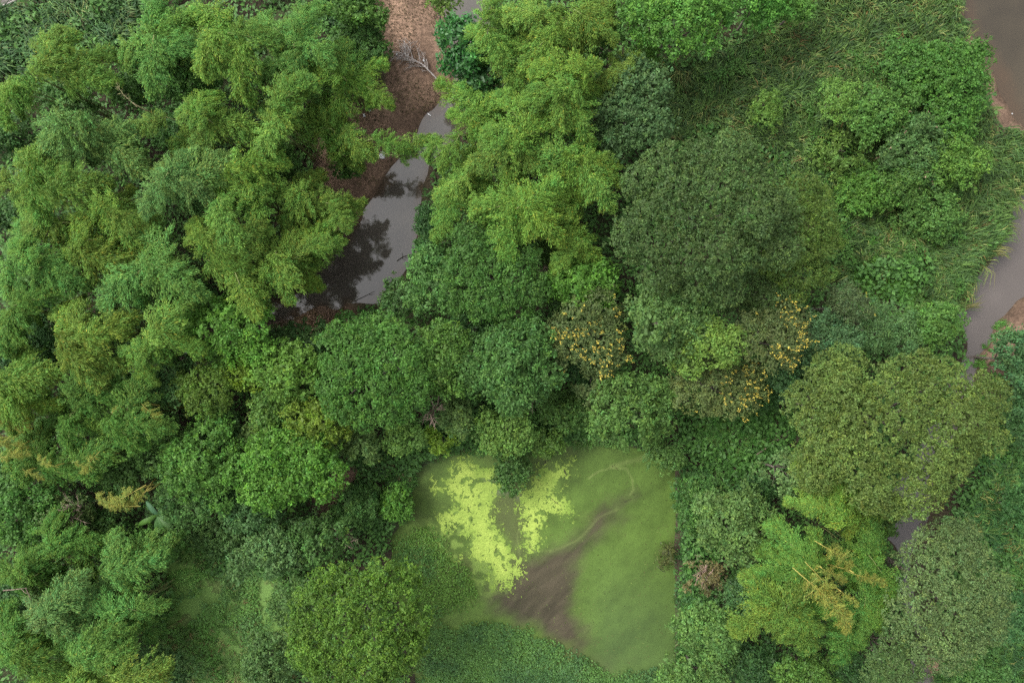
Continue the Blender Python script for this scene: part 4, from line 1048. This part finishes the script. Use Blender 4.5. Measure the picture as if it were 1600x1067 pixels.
# litter
M_WHITE = surf_material('white_plastic', .5, .4, .05)
def crumple(seed, s):
    r = np.random.default_rng(seed); n = 7
    u, v = np.meshgrid(np.linspace(-1, 1, n), np.linspace(-1, 1, n))
    x = u * s[0] + r.normal(0, s[0] * .16, u.shape); y = v * s[1] + r.normal(0, s[1] * .16, u.shape)
    z = s[2] * np.abs(r.normal(0, .5, u.shape)) + s[2] * .6 * (1 - np.maximum(abs(u), abs(v)))
    i = np.arange(n * n).reshape(n, n)
    q = np.stack([i[:-1, :-1], i[:-1, 1:], i[1:, 1:], i[1:, :-1]], -1).reshape(-1, 4)
    return mesh_np('litter', np.stack([x, y, z], -1).reshape(-1, 3), q, np.tile([.62, .62, .62], (n * n, 1)), M_WHITE)
for k, (x, y, s, lab, nm) in enumerate([
        (598, 243, (.30, .42, .2), 'crumpled white plastic bag on the middle mud bank', 'plastic_bag'),
        (580, 177, (.12, .20, .1), 'small white litter scrap upright on the upper mud bank', 'litter_scrap'),
        (572, 185, (.16, .11, .1), 'small white litter scrap left of the upright scrap', 'litter_scrap'),
        (664, 100, (.10, .13, .1), 'white litter scrap beside the fallen dead tree', 'litter_scrap'),
        (670, 178, (.06, .20, .08), 'thin white litter strip at the grey pool edge', 'litter_scrap'),
        (590, 74, (.10, .08, .08), 'tiny white scrap at the upper left of the mud bank', 'litter_scrap'),
        (622, 91, (.12, .09, .08), 'pale scrap at the tip of the fallen dead tree', 'litter_scrap'),
        (1553, 565, (.06, .06, .05), 'pale scrap on the mud path by the river', 'litter_scrap'),
        (1586, 176, (.05, .06, .05), 'pale scrap on the upper right river bank', 'litter_scrap')]):
    zz = -.8 if x < 1000 else -.7
    p = P(x, y, zz); gz = max(float(height(p[0], p[1])), WL) + .05
    tag(ob(nm, crumple(50 + k, s), None, (p[0], p[1], gz), (0, 0, k)), lab, 'litter')

# banana plant
p = P(255, 800, 4.0)
gz = float(height(p[0], p[1]))
bn = ob('banana_plant', None, loc=(p[0], p[1], gz)); tag(bn, 'banana plant with long split leaves above the swamp', 'banana plant')
V, Q = tube([(np.array([[0, 0, -.3], [0, 0, 2], [.05, 0, 5.0]]), [.16, .13, .07])], 7)
ob('stem', mesh_np('stem', V, Q, None, M_CULM, True), bn)
for k, (ang, l, rise, cc) in enumerate([(3.62, 2.5, 5.9, (.055, .125, .022)), (-.35, 2.4, 5.6, (.04, .10, .025)), (-1.15, 2.2, 5.4, (.04, .10, .025)), (.9, 2.0, 5.2, (.04, .1, .045)), (2.3, 1.9, 5.2, (.045, .11, .05)), (4.6, 1.8, 5.0, (.04, .10, .025)), (-.75, 2.9, 5.7, (.05, .105, .03))]):
    n = 12; t = np.linspace(0, 1, n); wd = .27 * np.sin(np.pi * np.clip(t * .93 + .06, 0, 1)) ** .6
    zc = 4.9 + (rise - 4.9) * 2.2 * t - 2.6 * (rise - 4.9) * t * t + .1
    c_ = np.stack([np.cos(ang) * l * t, np.sin(ang) * l * t, zc], -1); s_ = np.array([-math.sin(ang), math.cos(ang), 0])
    V = np.stack([c_ - s_ * wd[:, None] + [0, 0, -.12], c_, c_ + s_ * wd[:, None] + [0, 0, -.12]], 1)
    i = np.arange(n - 1)[:, None] * 3
    Q = np.concatenate([i + [0, 1, 4, 3], i + [1, 2, 5, 4]])
    C = np.ones((n, 3, 3)) * np.array(cc); C[:, 1] *= 1.25
    ob('leaf', mesh_np('leaf', V.reshape(-1, 3), Q, C.reshape(-1, 3), M_GRASS), bn)

# floating twigs and sticks
def stick(a, b, z, rad, mat, label, name='floating_twig', cat='twig', forks=0, seed=0):
    r = np.random.default_rng(seed + 300)
    A = P(*a, z); B = P(*b, z); m = (A + B) / 2 + r.normal(0, .08, 3) * [1, 1, .2]
    paths = [(np.array([A, m, B]), [rad, rad * .85, rad * .4])]
    for k in range(forks):
        f = A + (B - A) * r.uniform(.25, .85); an = math.atan2(*(B - A)[1::-1]) + r.choice([-1, 1]) * r.uniform(.4, 1.0); l = np.linalg.norm(B - A) * r.uniform(.2, .45)
        paths.append((np.array([f, f + np.array([math.cos(an), math.sin(an), .1]) * l * .5, f + np.array([math.cos(an + .2), math.sin(an + .2), .0]) * l]), [rad * .6, rad * .45, rad * .25]))
    V, Q = tube(paths, 5); c0 = V.mean(0)
    o = ob(name, mesh_np(name, V - c0, Q, None, mat, True), None, c0); tag(o, label, cat); return o
stick((882,734), (885,743), POND_WL + .05, .045, M_WET, 'short dark stick afloat beside the smaller algae mat')
stick((861,778), (877,790), POND_WL + .05, .03, M_WET, 'thin dark twig trailing from the smaller algae mat')
stick((1028,885), (1040,895), POND_WL + .05, .03, M_WET, 'dark twig afloat near the right pond bank', forks=2)
stick((856,718), (850,726), POND_WL + .06, .04, M_WET, 'forked dark twig by the upper pond shore', forks=3, seed=4)
stick((975,784), (984,779), POND_WL + .05, .025, M_WET, 'tiny twig afloat in the pond middle right')
stick((1182,710), (1232,672), .9, .05, M_TWIG, 'long pale bare branch lying at the edge of the grassy clearing', 'bare_branch', 'branch', 3, 5)
stick((5,922), (42,918), 10.4, .06, M_TWIG, 'pale broken branch sticking out at the lower left edge', 'bare_branch', 'branch', 1, 6)
stick((40,918), (50,940), 10.3, .04, M_TWIG, 'short pale broken branch hanging beside the lower left edge', 'bare_branch', 'branch', 0, 7)
stick((1408,925), (1440,955), 9.5, .11, M_WET, 'dark bare limb showing through the bluish river tree', 'bare_branch', 'branch', 3, 8)
stick((620,408), (640,398), WL + .1, .05, M_WET, 'dark snag in the water at the right stream bank', 'snag', 'branch', 3, 9)
stick((555,470), (585,455), WL + .06, .04, M_WET, 'thin sunken branch in the lower stream bend', 'snag', 'branch', 2, 10)

def twiggy(px, py, z, n, l, mat, label, seed, name='dead_twigs', spread=1.0):
    r = np.random.default_rng(seed); p = P(px, py, z); gz = max(float(height(p[0], p[1])), -1.3)
    e = ob(name, None, loc=(p[0], p[1], gz)); tag(e, label, 'bare shrub')
    zt = z - gz
    V, Q = tube([(np.array([[0, 0, -.2], [0, 0, zt * .5], [0, 0, zt * .8]]), [.07, .06, .05])], 5); ob('stem', mesh_np('stem', V, Q, None, mat, True), e)
    for k in range(n):
        a = r.uniform(0, 6.28); ll = l * r.uniform(.5, 1.1); b = np.array([0, 0, zt * r.uniform(.6, .8)])
        t1 = b + np.array([math.cos(a) * ll * .5 * spread, math.sin(a) * ll * .5 * spread, (zt * .95 - b[2])]); t2 = b + np.array([math.cos(a + .3) * ll * spread, math.sin(a + .3) * ll * spread, (zt - b[2]) * r.uniform(.7, 1.1)])
        paths = [(np.array([b, t1, t2]), [.05, .038, .012])]
        for q in range(4):
            f = t1 + (t2 - t1) * r.uniform(-.4, .9); a2 = a + r.normal(0, .9); l2 = ll * r.uniform(.25, .5)
            paths.append((np.array([f, f + np.array([math.cos(a2) * l2 * .5, math.sin(a2) * l2 * .5, .1]), f + np.array([math.cos(a2) * l2, math.sin(a2) * l2, .05])]), [.028, .02, .008]))
        V, Q = tube(paths, 4); ob('branch', mesh_np('branch', V, Q, None, mat, True), e)
    return e
twiggy(674, 642, 9.0, 10, 1.9, M_TWIG, 'pale bare branches at the lower right of the dome tree', 21)
twiggy(108, 800, 8.0, 10, 1.7, M_TWIG, 'grey leafless twigs sticking out of the thinning shrub', 22)
twiggy(862, 415, 9.0, 8, 1.4, M_TWIG, 'bare brown twigs beside the central bamboo foot', 23)
twiggy(535, 845, 6.0, 9, 1.6, M_TWIG, 'tangled bare twigs above the mossy dome tree', 24)
twiggy(835, 628, 8.5, 6, 1.0, M_TWIG, 'few bare twigs at the foot of the lumpy tree', 25)
# dry pinkish shrub on the pond bank
tree(1104, 898, 34, 22, 4.0, 'loose', (.108, .098, .058), 'dry pinkish-brown dead shrub on the right pond bank', 'dead_bush', 'bush')
twiggy(1102, 900, 4.4, 12, 1.3, bark_material('pink_twig', (.16, .10, .08), (.28, .19, .15), 4), 'pinkish dry twigs of the dead pond-bank shrub', 26)
tree(1042, 868, 13, 11, .9, 'loose', (.058, .068, .030), 'brown withered tuft at the right edge of the pond', 'dead_bush', 'bush')
